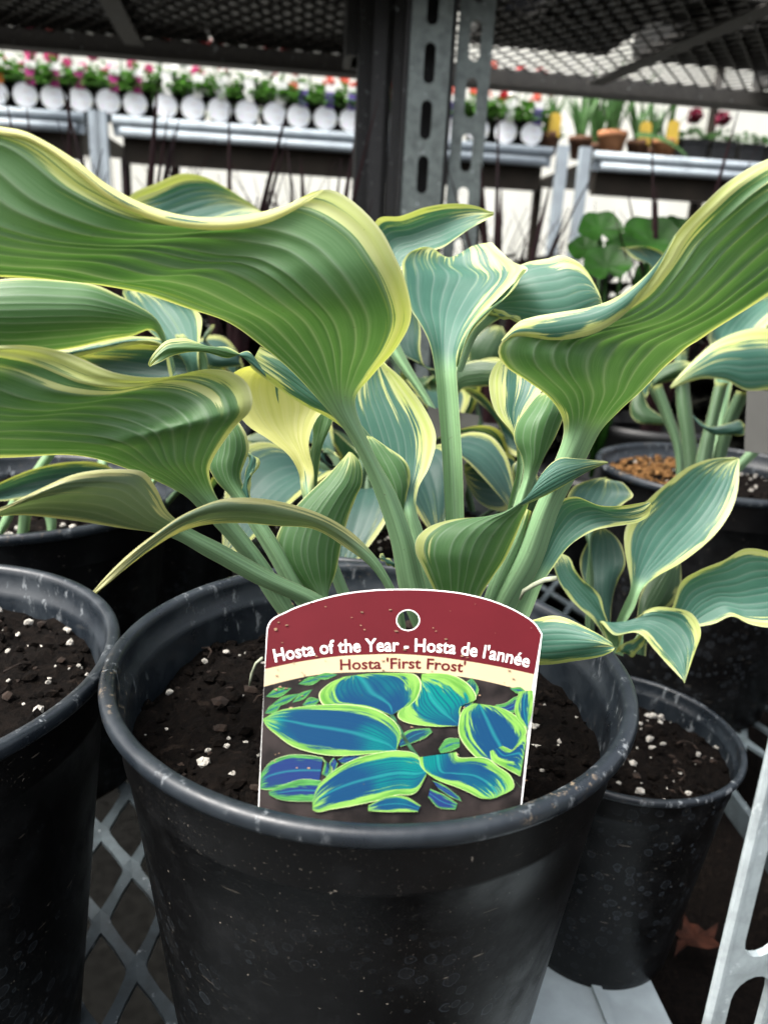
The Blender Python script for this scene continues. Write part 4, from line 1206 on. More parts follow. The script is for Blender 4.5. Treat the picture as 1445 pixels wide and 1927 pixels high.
leaf(H5, [(610, 780, 640, 780, .62, .003), (600, 720, 660, 720, .62, -.005), (560, 660, 640, 650, .62, -.006), (500, 620, 560, 600, .62, -.004), (460, 620, 480, 610, .62, 0)], 'T', 10, .12, .12, 0, .0005, mat=M['leaf_shade'])
leaf(H5, [(440, 700, 450, 705, .60, .002), (445, 660, 455, 690, .59, .003), (400, 650, 398, 690, .585, .004), (385, 630, 380, 660, .583, .002), (400, 610, 405, 612, .582, 0)], 'T', 8, .06, .06, 0, .0004, nu=49, ns=40, mat=M['leaf_shade'])

# ---- plants in the rear row
H6 = hosta((.03, .86, ZR), ZR - .024, 'hosta in the rear row, a leaf tip rising beside the right hand great leaf')
leaf(H6, [(1120, 800, 1135, 800, .85, .004), (1195, 600, 1210, 600, .84, .004), (1215, 530, 1228, 545, .83, -.003), (1222, 500, 1260, 520, .83, -.005), (1190, 485, 1250, 480, .83, -.005), (1175, 470, 1215, 465, .83, -.003), (1163, 466, 1168, 467, .83, 0)], 'T', 10, .1, .1, 1, .0006, mat=M['leaf_shade'])
leaf(H6, [(900, 850, 920, 850, .9, .004), (890, 700, 910, 700, .88, .004), (880, 650, 950, 670, .87, .006), (905, 625, 955, 640, .87, .006), (930, 612, 945, 615, .87, 0)], 'U', 10, .1, .1, 1, .0006, mat=M['leaf_shade'])
leaf(H6, [(1000, 850, 1020, 850, .88, .004), (1050, 720, 1070, 720, .87, .004), (1040, 640, 1120, 650, .86, -.006), (1060, 590, 1150, 610, .86, -.006), (1110, 570, 1140, 575, .86, 0)], 'T', 10, .1, .1, 1, .0006, mat=M['leaf_shade'])
leaf(H6, [(760, 850, 780, 850, .88, .004), (700, 700, 720, 700, .87, .004), (670, 640, 740, 650, .86, -.006), (660, 590, 740, 600, .86, -.006), (690, 560, 720, 565, .86, 0)], 'T', 10, .1, .1, 1, .0006, mat=M['leaf_shade'])


# ---- shorter shaded leaves that fill the pots behind
def clump(H, c, n, seed, rise, a0=0.0):
    g = np.random.default_rng(seed)
    W = lambda x, y, d: np.stack([x, y, d], -1)
    for i in range(n):
        a = a0 + 2 * math.pi * (i + g.uniform(-.3, .3)) / n
        st, bl, hw = rise * g.uniform(.55, .95), g.uniform(.075, .115), g.uniform(.024, .036)
        dr = np.array([math.cos(a), math.sin(a), 0])
        sd_ = np.array([-dr[1], dr[0], 0])
        rows = []
        tw = g.uniform(-.5, .5)
        for t_, w in ((0, .005), (.35, .0045), (.7, .0042), (1.0, .005)):
            p = np.asarray(c) + dr * (.012 + .030 * t_ ** 1.5) + EZ * st * t_
            rows.append([(*(p - sd_ * w), -1), (*(p - dr * w * .9), 0), (*(p + sd_ * w), 1)])
        for t_, w in ((.12, .5), (.3, .92), (.5, 1.0), (.7, .82), (.88, .42), (1.0, .03)):
            p = np.asarray(c) + dr * (.042 + bl * (t_ - .15 * t_ ** 2)) + EZ * (st + bl * (.55 * t_ - .95 * t_ ** 2))
            s2 = sd_ * math.cos(tw * t_) + EZ * math.sin(tw * t_)
            rows.append([(*(p - s2 * hw * w + EZ * hw * w * .3), -1), (*p, 0), (*(p + s2 * hw * w + EZ * hw * w * .3), 1)])
        leaf(H, rows, 'T', 8, .18, .18, 3, .0003, M['leaf_shade'], 49, 50, 'leaf', .0008, W)


clump(H5, (-.01, .572, ZR - .022), 9, 5, .075, .3)
clump(H6, (.03, .86, ZR - .022), 9, 7, .10, .2)
H7 = hosta((-.27, .83, ZR), ZR - .024, 'low shaded hosta in the rear left corner pot')
clump(H7, (-.27, .83, ZR - .022), 8, 8, .10, .1)

# ------------------------------------------------------------------ the red plant tag
# plane of the tag: through its foot behind the near rim, leaning back a little
TQ = P(735, 1500, .268)
TT = P(762, 1112, .296)
tx = P(735, 1500, .268) - P(734, 1500, .268)
ty = TT - TQ
ty /= np.linalg.norm(ty)
tx = RT * 1.0 + FW * .10
tx -= ty * (tx @ ty)
tx /= np.linalg.norm(tx)
tn = np.cross(tx, ty)
if tn @ (CAM - TQ) < 0:
    tn = -tn


def TP(x, y, d=0.0):
    """Point of the tag seen at pixel (x, y), d metres proud of its face."""
    x, y, d = np.broadcast_arrays(np.asarray(x, float), np.asarray(y, float), np.asarray(d, float))
    q = P(x, y, np.ones_like(x)) - CAM
    o = TQ + d[..., None] * tn - CAM
    k = (o * tn).sum(-1) / (q * tn).sum(-1)
    return CAM + q * k[..., None]


def spl(pts, n):
    pts = np.array(pts, float)
    s = np.concatenate([[0], np.cumsum(np.linalg.norm(np.diff(pts, axis=0), axis=1))])
    return hermite(s, pts, np.linspace(0, s[-1], n))


def flat(b, poly, d, hole=None):
    """Filled outline, d proud of the face of the tag."""
    rings = [[Vector((x, y, 0)) for x, y in poly]]
    if hole is not None:
        rings.append([Vector((x, y, 0)) for x, y in hole])
    tri = tessellate_polygon(rings)
    allp = np.array([(v.x, v.y) for r in rings for v in r])
    b.add(TP(allp[:, 0], allp[:, 1], d), [tuple(t) for t in tri])


top = spl([(502, 1184), (506, 1172), (540, 1150), (590, 1131), (645, 1117), (700, 1110), (760, 1108), (820, 1110), (880, 1118), (935, 1133), (980, 1154), (1008, 1174), (1020, 1193)], 60)
bot = spl([(976, 1560), (730, 1572), (484, 1560)], 20)
outline = np.concatenate([top, bot])
ca = np.linspace(0, 2 * math.pi, 33)[:-1]
hole = np.stack([767.5 + 20.5 * np.cos(ca), 1167 + 18.5 * np.sin(ca)], 1)
PT = empty('plant_tag', tuple(TP(730, 1572)), 'red and cream hosta plant tag printed with leaves, standing in the foreground pot', 'plant tag')
b = MB()
TH = .0007
flat(b, outline, 0.0, hole[::-1])
flat(b, outline, -TH, hole[::-1])
for ring in (outline, hole):
    k = len(ring)
    v = np.concatenate([TP(ring[:, 0], ring[:, 1], 0), TP(ring[:, 0], ring[:, 1], -TH)])
    b.add(v, [(i, (i + 1) % k, k + (i + 1) % k, k + i) for i in range(k)])
b.build('card', M['white'], PT)


def inset(p, e):
    c = np.array([752, 1320.0])
    d = p - c
    return c + d * (1 - e / np.linalg.norm(d, axis=1))[:, None]


b1 = spl([(499, 1259), (560, 1246), (628, 1236), (690, 1232), (754, 1231), (810, 1235), (864, 1242), (935, 1254), (1005, 1269)], 40)
b2 = spl([(497, 1292), (540, 1281), (588, 1271), (630, 1266.5), (667, 1265), (730, 1264), (786, 1266), (840, 1270), (884, 1276), (940, 1288), (999, 1304)], 40)
tin = inset(top, 2.4)
b = MB()
flat(b, np.concatenate([tin, b1[::-1]]), .00012, (hole - [767.5, 1167])[::-1] * 1.10 + [767.5, 1167])
MBAND = b.build('maroon_band', M['maroon'], PT)
b = MB()
flat(b, np.concatenate([b1, b2[::-1]]), .00012)
CBAND = b.build('cream_band', M['cream'], PT)
b = MB()
flat(b, np.concatenate([b2, [(977, 1540), (977, 1556), (730, 1568), (487, 1556), (489, 1480)]]), .00012)
PIC = b.build('picture', M['photo'], PT)

S_ = 570 / 1445.0


def cr(x, y):
    return 470 + x * S_, 1090 + y * S_


LV = [.00020]


def tleaf(rows, mat='print_leaf', m=.28, nv=18, tip=.08):
    LV[0] += .00004
    rr = []
    for r in rows:
        a, c = cr(r[0], r[1]), cr(r[2], r[3])
        rr.append((*a, *c, LV[0], 0, 0, *(r[4:6] if len(r) > 4 else (0, 0))))
    leaf(PIC, rr, 'T', nv, m, m, 0, 0.0, M[mat], 65, 50, 'printed_leaf', 0.0, TP, tip)


for (x0, y0, x1, y1, w) in ((75, 560, 200, 520, 22), (90, 610, 240, 545, 18), (200, 590, 300, 525, 16), (230, 500, 350, 470, 20), (70, 640, 150, 600, 20), (300, 470, 420, 455, 16), (250, 600, 335, 575, 24)):
    dx, dy = (y1 - y0), -(x1 - x0)
    L = math.hypot(dx, dy)
    dx, dy = dx / L * w, dy / L * w
    mxx, myy = (x0 + x1) / 2, (y0 + y1) / 2
    tleaf([(x0, y0, x0 + 2, y0), (mxx - dx, myy - dy, mxx + dx, myy + dy), (x1, y1, x1 + 2, y1)], 'print_dark', .8, 8)
tleaf([(1170, 600, 1180, 640), (1220, 590, 1250, 640), (1270, 560, 1290, 610), (1300, 560, 1302, 575)], 'print_dark', .5)
tleaf([(1240, 520, 1250, 530), (1290, 515, 1280, 545), (1310, 530, 1312, 535)], 'print_dark', .8)
tleaf([(350, 850, 330, 975), (270, 838, 230, 985), (170, 842, 140, 1000), (90, 880, 80, 1005), (52, 930, 50, 1000)], 'print_dark', .22)
for q in ([(420, 860, 440, 880), (470, 835, 500, 870), (540, 815, 545, 830)], [(870, 960, 900, 1000), (930, 985, 960, 1040), (1000, 1040, 1010, 1060)], [(1090, 690, 1110, 700), (1000, 560, 1060, 600), (1020, 500, 1090, 520), (1060, 470, 1062, 474)],
          [(860, 1000, 850, 1040), (930, 1030, 900, 1090), (990, 1070, 980, 1100)], [(700, 780, 720, 800), (760, 720, 830, 760), (860, 710, 870, 730)], [(400, 850, 420, 880), (380, 880, 400, 930), (370, 930, 372, 935)],
          [(1180, 900, 1200, 930), (1230, 930, 1260, 960), (1290, 990, 1292, 995)]):
    tleaf(q, 'print_dark', .3, 8)
tleaf([(340, 850, 400, 940), (355, 860, 395, 900), (345, 930, 380, 950)], 'print_dark', .6)
tleaf([(1000, 760, 1000, 800), (940, 760, 960, 820), (900, 810, 910, 830)], 'print_dark', .9)
tleaf([(340, 960, 325, 1060), (240, 955, 215, 1060), (150, 985, 140, 1050), (90, 1015, 95, 1030)], 'print_dark', .6)
tleaf([(990, 700, 1004, 690), (870, 702, 1015, 600), (770, 690, 1075, 575), (705, 645, 1030, 490), (740, 600, 960, 455), (790, 540, 860, 448), (815, 500, 820, 452)], m=[(0, .1), (.3, .2), (.6, .42), (1, .6)])
tleaf([(672, 648, 690, 640), (560, 612, 775, 592), (440, 602, 812, 535), (352, 600, 812, 480), (330, 550, 780, 452), (375, 500, 690, 447), (450, 465, 560, 450)], m=[(0, .2), (.4, .24), (1, .4)])
LV[0] += .00006
b = MB()
st = spl([cr(675, 645), cr(700, 690), cr(745, 770), cr(800, 850)], 12)
stv = TP(st[:, 0], st[:, 1], LV[0])
b.add(np.concatenate([TP(st[:, 0] - 4, st[:, 1], LV[0]), TP(st[:, 0] + 4, st[:, 1], LV[0])]), [(i, 12 + i, 13 + i, i + 1) for i in range(11)])
b.build('printed_stalk', M['dark_green_print'], PIC)
tleaf([(700, 815, 695, 820), (720, 745, 600, 830), (700, 690, 500, 840), (620, 630, 400, 842), (500, 600, 300, 828), (370, 598, 200, 795), (230, 610, 125, 740), (120, 635, 80, 700), (62, 668, 64, 672)], m=[(0, .25), (.3, .25), (.7, .2), (1, .25)])
tleaf([(1190, 870, 1210, 870), (1080, 850, 1310, 750), (1010, 770, 1318, 715), (996, 690, 1265, 650), (1025, 615, 1180, 608), (1070, 592, 1120, 598)], m=[(0, .1), (.4, .30), (1, .4)])
tleaf([(1330, 720, 1324, 700), (1275, 665, 1345, 640), (1264, 600, 1350, 560), (1285, 535, 1350, 530)], m=[(0, .5), (1, .6)])
tleaf([(838, 900, 842, 935), (805, 845, 800, 1010), (720, 818, 700, 1030), (600, 830, 590, 1060), (470, 872, 470, 1085), (370, 940, 380, 1100), (315, 1010, 320, 1110), (300, 1060, 300, 1100)], m=[(0, .3), (.3, .28), (1, .30)])
tleaf([(805, 850, 985, 825), (820, 900, 1000, 850, 0, 15), (880, 950, 1110, 850, -10, 10), (980, 990, 1180, 890), (1050, 1020, 1250, 950), (1100, 1044, 1255, 1000), (1150, 1048, 1175, 1042)], m=[(0, .28), (.5, .30), (1, .4)])
tleaf([(1145, 820, 1205, 795), (1155, 865, 1262, 815), (1215, 900, 1290, 770), (1260, 925, 1315, 740), (1290, 940, 1318, 770)], m=[(0, .6), (.5, .5), (1, .3)])
tleaf([(815, 1080, 800, 1110), (745, 1038, 730, 1110), (640, 1042, 630, 1110), (565, 1080, 565, 1105)], m=.3)


# ---- lettering: outlines laid along the printed curves
def word_mesh(body, bold):
    cu = bpy.data.curves.new('lettering', 'FONT')
    cu.body = body
    cu.size = 1.0
    cu.offset = bold
    cu.resolution_u = 3
    ob = bpy.data.objects.new('lettering', cu)
    COL.objects.link(ob)
    bpy.context.view_layer.update()
    me = bpy.data.meshes.new_from_object(ob.evaluated_get(bpy.context.evaluated_depsgraph_get()))
    bpy.data.objects.remove(ob)
    V = np.empty(len(me.vertices) * 3)
    me.vertices.foreach_get('co', V)
    F = [tuple(p.vertices) for p in me.polygons]
    return V.reshape(-1, 3), F


def lettering(body, base, cap, mat, name, on, bold=.012):
    V, F = word_mesh(body, bold)
    base = spl(base, 80)
    seg = np.linalg.norm(np.diff(base, axis=0), axis=1)
    s = np.concatenate([[0], np.cumsum(seg)])
    x0, x1 = V[:, 0].min(), V[:, 0].max()
    hcap = .70
    t = (V[:, 0] - x0) / (x1 - x0) * s[-1]
    px, py = np.interp(t, s, base[:, 0]), np.interp(t, s, base[:, 1])
    tg = np.gradient(base, axis=0)
    tg /= np.linalg.norm(tg, axis=1)[:, None]
    gx_, gy_ = np.interp(t, s, tg[:, 0]), np.interp(t, s, tg[:, 1])
    h = V[:, 1] / hcap * cap
    X, Y = px + gy_ * h, py - gx_ * h
    return mk(name, TP(X, Y, .0003), F, M[mat], on, False)


lettering("Hosta of the Year - Hosta de l'ann\u00e9e", [(518, 1246), (560, 1238), (600, 1231.5), (680, 1226.5), (754, 1225.5), (840, 1229), (920, 1240), (960, 1248), (994, 1256)], 24.5, 'white', 'lettering', MBAND)
lettering("Hosta 'First Frost'", [(640, 1260.5), (715, 1258.5), (799, 1258.5), (875, 1265)], 20, 'maroon', 'lettering', CBAND, .018)
# crumbs of soil stuck to the tag
b = MB()
g = np.random.default_rng(11)
for i in range(110):
    x, y = g.uniform(505, 1000), g.uniform(1130, 1490)
    q = TP(x, y, .0006)
    b.blob(q, g.uniform(.00015, .0005), i, (1.5, .7, .6), .4)
o = b.build('soil_crumbs', M['crack'], PT)
o['kind'] = 'stuff'

# shade-darkened tags standing in the pots behind
def back_tag(poly, d, tilt, label, lines=True):
    a = np.array(poly, float)
    b = MB()
    f = P(a[:, 0], a[:, 1], d + tilt * (a[:, 1] - a[:, 1].mean()) / 100)
    n_ = np.cross(f[1] - f[0], f[2] - f[0])
    n_ /= np.linalg.norm(n_)
    if n_ @ (CAM - f[0]) < 0:
        n_ = -n_
    k = len(a)
    b.add(np.concatenate([f, f - n_ * .0008]), [tuple(range(k)), tuple(range(k, 2 * k))[::-1]] + [(i, (i + 1) % k, k + (i + 1) % k, k + i) for i in range(k)])
    base = f[a[:, 1].argmax()]
    o = empty('plant_tag', tuple(base), label, 'plant tag')
    kd = b.build('card', M['tagback'], o)
    if lines:
        b = MB()
        g = np.random.default_rng(4)
        for r in range(7):
            y0 = .50 + .055 * r
            for s_ in range(4):
                w0 = .12 + .18 * s_
                e = lambda u, v: f[0] * (1 - u) * (1 - v) + f[1] * u * (1 - v) + f[2] * u * v + f[3] * (1 - u) * v + n_ * .0002
                L = g.uniform(.08, .15)
                b.add([e(w0, y0), e(w0 + L, y0), e(w0 + L, y0 + .022), e(w0, y0 + .022)], [(0, 1, 2, 3)])
        b.build('print_lines', M['ink'], kd)
    return o


back_tag([(805, 765), (902, 782), (868, 968), (785, 975)], .60, .0, 'shade-darkened back of a plant tag leaning behind the tall central stalk')
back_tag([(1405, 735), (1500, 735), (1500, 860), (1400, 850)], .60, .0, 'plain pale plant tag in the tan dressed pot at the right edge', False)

# ------------------------------------------------------------------ stock on the benches
M['fol'] = plain('bench_foliage', (.060, .155, .026), .5, .55, 60, trans=.3)
M['fol2'] = plain('strap_foliage', (.055, .125, .038), .45, .4, 40, trans=.3)
M['red'] = plain('red_petals', (.42, .018, .022), .5, .3, 60, trans=.3)
M['pink'] = plain('pink_petals', (.50, .05, .18), .5, .3, 60, trans=.3)
M['coral'] = plain('coral_petals', (.50, .09, .055), .5, .3, 60, trans=.3)
M['wine'] = plain('wine_red_petals', (.14, .008, .03), .5, .3, 60, trans=.2)
M['magenta'] = plain('magenta_card', (.33, .03, .16), .4, .1, 60)
M['violet'] = plain('violet_card', (.11, .075, .27), .4, .1, 60)
M['orange'] = plain('orange_card', (.55, .16, .02), .4, .1, 60)
M['yellow'] = plain('yellow_card', (.48, .33, .05), .4, .1, 60)
M['aqua'] = plain('aqua_card', (.07, .24, .22), .4, .1, 60)
M['terra'] = plain('terracotta', (.25, .11, .05), .8, .2, 40, bump=.3)
M['terra2'] = plain('weathered_terracotta', (.11, .055, .033), .8, .3, 40, bump=.3)
M['blackpot'] = plain('thin_black_plastic', (.010, .0105, .011), .45, .3, 40)
t = NT('printed_round_label')
vo = t.n('TexVoronoi', {'Vector': t.obj(), 'Scale': 150.0})
hue = t.n('HueSaturation', {'Saturation': .75, 'Value': 1.0, 'Color': vo.outputs['Color']}).outputs[0]
spot = t.ss(t.noise(t.obj(), 110, 2), .54, .62)
t.p(Base_Color=t.mix(t.math('MULTIPLY', spot, .55), (.74, .76, .78), t.mix(.35, hue, (.7, .7, .75))), Roughness=.35)
M['label'] = t.m
M['burg'] = plain('burgundy_blade', (.016, .006, .007), .5, .5, 30, trans=.2)
M['dkleaf'] = plain('dark_round_leaf', (.013, .055, .005), .45, .4, 30, trans=.45)
M['brush'] = plain('dry_brown_stems', (.035, .017, .012), .8, .5, 40)


def leafy(b, c, r, h, n, s, g, up=.4):
    """n leaf-sized folded faces spread through a low mound."""
    for i in range(n):
        a, rr = g.uniform(0, 6.283), r * math.sqrt(g.random())
        z = h * (1 - .75 * (rr / r) ** 2) * g.uniform(.25, 1)
        p = np.array([c[0] + rr * math.cos(a), c[1] + rr * math.sin(a), c[2] + z])
        an = a + g.uniform(-.9, .9)
        d = np.array([math.cos(an), math.sin(an), g.uniform(-.2, up + .4)])
        d /= np.linalg.norm(d)
        sd_ = np.cross(d, (0, 0, 1.0))
        sd_ /= np.linalg.norm(sd_)
        nn = np.cross(sd_, d)
        L = s * g.uniform(.7, 1.3)
        w = L * .36
        b.add([p, p + d * L * .45 + sd_ * w + nn * w * .3, p + d * L - nn * L * .12, p + d * L * .45 - sd_ * w + nn * w * .3, p + d * L * .5],
              [(0, 1, 4), (1, 2, 4), (2, 3, 4), (3, 0, 4)])


def blossoms(b, c, r, n, s, g):
    for i in range(n):
        v = g.normal(size=3)
        v /= np.linalg.norm(v)
        p = np.asarray(c) + v * r * g.uniform(.4, 1) * (1, 1, .75)
        x = np.cross(v, (.3, .5, .8))
        x /= np.linalg.norm(x)
        y = np.cross(v, x)
        for k in range(5):
            a = 6.283 * k / 5
            e = math.cos(a) * x + math.sin(a) * y
            f = -math.sin(a) * x + math.cos(a) * y
            b.add([p, p + e * s * .7 + f * s * .42 + v * s * .15, p + e * s * 1.05, p + e * s * .7 - f * s * .42 + v * s * .15], [(0, 1, 2, 3)])


def bedding(c, kind, seed, label, group):
    """Small pot with a round label, a card on a stick and low foliage."""
    g = np.random.default_rng(seed)
    o = empty('bedding_plant', tuple(c), label, 'potted plant', group)
    b = MB()
    b.lathe([(0, .001), (.026, .001), (.035, .072), (.0385, .072), (.0385, .081), (.036, .081), (.034, .07), (0, .07)], c, 20)
    b.build('pot', M['blackpot'], o, True)
    b = MB()                                    # round-bottomed label wrapped on the pot
    R = .041
    n = 14
    prof = [(-1.0, 1)]
    V, F = [], []
    for i in range(n + 1):
        x = -.031 + .062 * i / n
        hh = math.sqrt(max(0, .0312 ** 2 - x * x))
        for z in (.046 - hh, .046 + hh * .95):
            off = EX * (x * 1.06) - EY * (.0425 - 7 * x * x + .06 * (z - .046))
            V.append((c[0] + off[0], c[1] + off[1], c[2] + z))
    F = [(2 * i, 2 * i + 2, 2 * i + 3, 2 * i + 1) for i in range(n)]
    b.add(V, F)
    V2 = [(v[0] + EY[0] * .001, v[1] + EY[1] * .001, v[2]) for v in V]
    b.add(V2, [q[::-1] for q in F])
    b.build('round_label', M['label'], o, True)
    mats = {'pink': 'magenta', 'white': 'white', 'violet': 'violet', 'orange': 'orange'}
    q = np.asarray(c) - EY * .046 + EX * g.uniform(-.006, .012)
    lean = np.array([g.uniform(-.004, .012), 0, 0])
    b = MB()
    b.box(q + EZ * .092 + lean, (.0120, .0007, .022), RB)
    kd = b.build('card', M[mats[kind]], o)
    b = MB()
    b.box(q + EZ * .120 + lean * 1.4, (.0145, .0008, .0085), RB)
    b.build('card_top', M['white'], kd)
    b = MB()
    leafy(b, np.asarray(c) + EZ * .070, .052, .070, 170, .028, g)
    f = b.build('foliage', M['fol'], o)
    f['kind'] = 'stuff'
    for k in range(2):
        b = MB()
        blossoms(b, np.asarray(c) + np.array([g.uniform(-.03, .03), g.uniform(-.02, .03), .135 + g.uniform(-.02, .02)]), .012, 5, .011, g)
        b.build('blossom', M[{'pink': 'pink', 'white': 'white', 'violet': 'coral', 'orange': 'red'}[kind]], o)
    return o


def at_bench(px, py, back):
    O = D0 + EY * back
    s = on_line(px, py, O, BZ)
    p = O + EX * s
    return np.array([p[0], p[1], BZ + .0])


spec = [(5, 'orange'), (60, 'pink'), (110, 'pink'), (160, 'pink'), (211, 'pink'), (262, 'pink'), (317, 'white'), (367, 'white'), (417, 'white'), (467, 'white'), (516, 'white'),
        (562, 'violet'), (611, 'violet'), (658, 'violet'), (745, 'violet'), (842, 'violet'), (893, 'violet'), (943, 'white'), (990, 'violet')]
ordn = ['first', 'second', 'third', 'fourth', 'fifth', 'sixth', 'seventh', 'eighth']
cnt = {}
proto = {}
tot = {k: sum(1 for _, q in spec if q == k) for k in ('pink', 'white', 'violet', 'orange')}
for i, (px, kind) in enumerate(spec):
    c = at_bench(px, 200 + px * .05, .055)
    cnt[kind] = cnt.get(kind, 0) + 1
    lab = ('bedding plant with an orange card, at the left end of the bench row' if kind == 'orange' else
           'bedding plant in round labelled pot, %s from left among those with %s cards' % (ordn[cnt[kind] - 1], kind))
    key = (kind, i % 3)
    if key not in proto:
        proto[key] = bedding(c, kind, 40 + i, lab, 'bedding plants along the bench front')
    else:
        q = dup(proto[key], tuple(c), lab)
        q.rotation_euler = (0, 0, .12 * math.sin(i * 7.0))

# taller flowering plants behind them
def flowering(c, col, seed, label, h=.20, n=3):
    g = np.random.default_rng(seed)
    o = empty('flowering_plant', tuple(c), label, 'flowering plant', 'tall flowering plants at the back of the bench')
    b = MB()
    b.lathe([(0, .001), (.04, .001), (.055, .09), (.058, .09), (.058, .10), (.052, .10), (.05, .085), (0, .085)], c, 18)
    b.build('pot', M['blackpot'], o, True)
    b = MB()
    leafy(b, np.asarray(c) + EZ * .08, .075, .06, 90, .034, g, .5)
    f = b.build('foliage', M['fol'], o)
    f['kind'] = 'stuff'
    for k in range(n):
        a = g.uniform(0, 6.283)
        tip = np.asarray(c) + np.array([.075 * math.cos(a) * g.uniform(.2, 1), .05 * math.sin(a), .09 + h * g.uniform(.55, 1)])
        b = MB()
        b.tube([np.asarray(c) + EZ * .09, (np.asarray(c) + tip) / 2 + EZ * .06, tip], .0022, 5)
        fs = b.build('flower_stem', M['fol2'], o, True)
        b = MB()
        blossoms(b, tip, .020, 11, .014, g)
        b.build('flower_head', M[col], fs)
    return o


fl = [(20, 'red', .17), (75, 'pink', .20), (120, 'red', .22), (168, 'pink', .16), (240, 'red', .25), (300, 'coral', .21), (355, 'pink', .17), (428, 'red', .20), (520, 'red', .22),
      (590, 'coral', .15), (640, 'coral', .17), (735, 'red', .17), (905, 'coral', .18), (960, 'red', .18), (1000, 'red', .22)]
nm = ['first', 'second', 'third', 'fourth', 'fifth', 'sixth', 'seventh', 'eighth']
cc = {}
for i, (px, col, h) in enumerate(fl):
    cc[col] = cc.get(col, 0) + 1
    flowering(at_bench(px, 190, .24 + .05 * (i % 3)), col, 80 + i, 'tall plant with %s flowers behind the labelled pots, %s from left with that colour' % (col, nm[cc[col] - 1]), h, 2 + i % 3)


# strap-leaved plants in clay pots
def strap(c, mat, R, seed, label, n=16, h=.17, card=None):
    g = np.random.default_rng(seed)
    o = empty('clay_pot_plant', tuple(c), label, 'potted plant', 'strap leaved plants in clay pots')
    b = MB()
    H = R * 1.75
    b.lathe([(0, .001), (R * .68, .001), (R * .92, H * .76), (R * 1.0, H * .76), (R, H), (R * .88, H), (R * .86, H * .85), (0, H * .85)], c, 28)
    b.build('pot', M[mat], o, True)
    for k in range(n):
        a = g.uniform(0, 6.283)
        L = h * g.uniform(.55, 1.1)
        sp_ = g.uniform(.05, .45)
        w = g.uniform(.006, .010)
        b = MB()
        V = []
        dr = np.array([math.cos(a), math.sin(a), 0])
        sd_ = np.array([-dr[1], dr[0], 0])
        for j in range(6):
            t_ = j / 5
            p = np.asarray(c) + EZ * H * .85 + dr * (R * .3 + L * sp_ * t_ * (.4 + .9 * t_)) + EZ * (L * t_ * (1 - .25 * sp_ * t_ * 2))
            ww = w * (1 - t_ ** 3) * (.7 + t_ * .5)
            V += [p - sd_ * ww, p + dr * -ww * .35, p + sd_ * ww]
        b.add(V, [(j * 3 + q, j * 3 + q + 1, j * 3 + q + 4, j * 3 + q + 3) for j in range(5) for q in range(2)])
        b.build('strap_leaf', M['fol2'], o, True)
    if card:
        b = MB()
        q = np.asarray(c) - EY * (R * .9) + EX * R * .1
        b.box(q + EZ * (H + .012), (.018, .0008, .026), RB)
        V = [q + EZ * (H + .038) + EX * .018 * math.cos(math.pi * k / 8) + EZ * .012 * math.sin(math.pi * k / 8) for k in range(9)]
        b.add(V, [tuple(range(9))])
        b.build('card', M[card], o)
    return o


strap(at_bench(1030, 250, .06), 'terra2', .034, 201, 'strap leaved plant in brown clay pot with yellow card, next to the labelled pots', 12, .15, 'yellow')
strap(at_bench(1088, 255, .11), 'terra2', .036, 202, 'strap leaved plant in dull brown pot right of the bench legs gap', 16, .20)
strap(at_bench(1146, 262, .07), 'terra', .044, 203, 'strap leaved plant in the brightest terracotta pot', 18, .21)
strap(at_bench(1196, 266, .10), 'terra2', .036, 204, 'strap leaved plant in dark clay pot with yellow card, right of the bright terracotta pot', 14, .19, 'yellow')
strap(at_bench(1246, 270, .07), 'terra', .038, 205, 'strap leaved plant in orange clay pot with yellow card, last before the black pots', 12, .15, 'yellow')
strap(at_bench(1115, 255, .26), 'terra2', .04, 206, 'strap leaved plant behind the terracotta pots, at the left', 18, .24)
strap(at_bench(1215, 262, .28), 'terra2', .04, 207, 'strap leaved plant behind the terracotta pots, at the right', 16, .22)
# one long blade hanging over the rail
b = MB()
q0, q1 = at_bench(1190, 262, .0), at_bench(1300, 275, -.03)
V = []
for j in range(9):
    t_ = j / 8
    p = q0 * (1 - t_) + q1 * t_ + EZ * (.062 + .01 * math.sin(t_ * 2) - .07 * t_ ** 2)
    w = .006 * (1 - t_ ** 4) + .001
    V += [p - EZ * w, p + EZ * w + EY * .004]
b.add(V, [(2 * j, 2 * j + 2, 2 * j + 3, 2 * j + 1) for j in range(8)])
tag(b.build('fallen_leaf', M['fol2'], None, True), 'long green strap leaf fallen across the front of the clay pots', 'leaf')


def blackcube(c, seed, label, fl_=None):
    g = np.random.default_rng(seed)
    o = empty('potted_seedling', tuple(c), label, 'potted plant', 'small plants in square black pots')
    b = MB()
    b.box(np.asarray(c) + EZ * .033, (.036, .036, .033), RB)
    b.box(np.asarray(c) + EZ * .062, (.039, .039, .005), RB)
    b.build('pot', M['blackpot'], o)
    b = MB()
    leafy(b, np.asarray(c) + EZ * .064, .042, .035, 60, .024, g)
    f = b.build('foliage', M['fol2'], o)
    f['kind'] = 'stuff'
    if fl_:
        tip = np.asarray(c) + EZ * .135
        b = MB()
        b.tube([np.asarray(c) + EZ * .06, tip], .002, 5)
        b.build('flower_stem', M['fol2'], o)
        b = MB()
        blossoms(b, tip, .016, 8, .022, g)
        b.build('flower_head', M[fl_], o)
    return o


for i, px in enumerate((1292, 1344, 1396, 1448, 1500)):
    blackcube(at_bench(px, 280, .06), 300 + i, 'low seedling in square black pot, %s from left at the bench right end' % nm[i], 'wine' if i in (0, 1) else None)

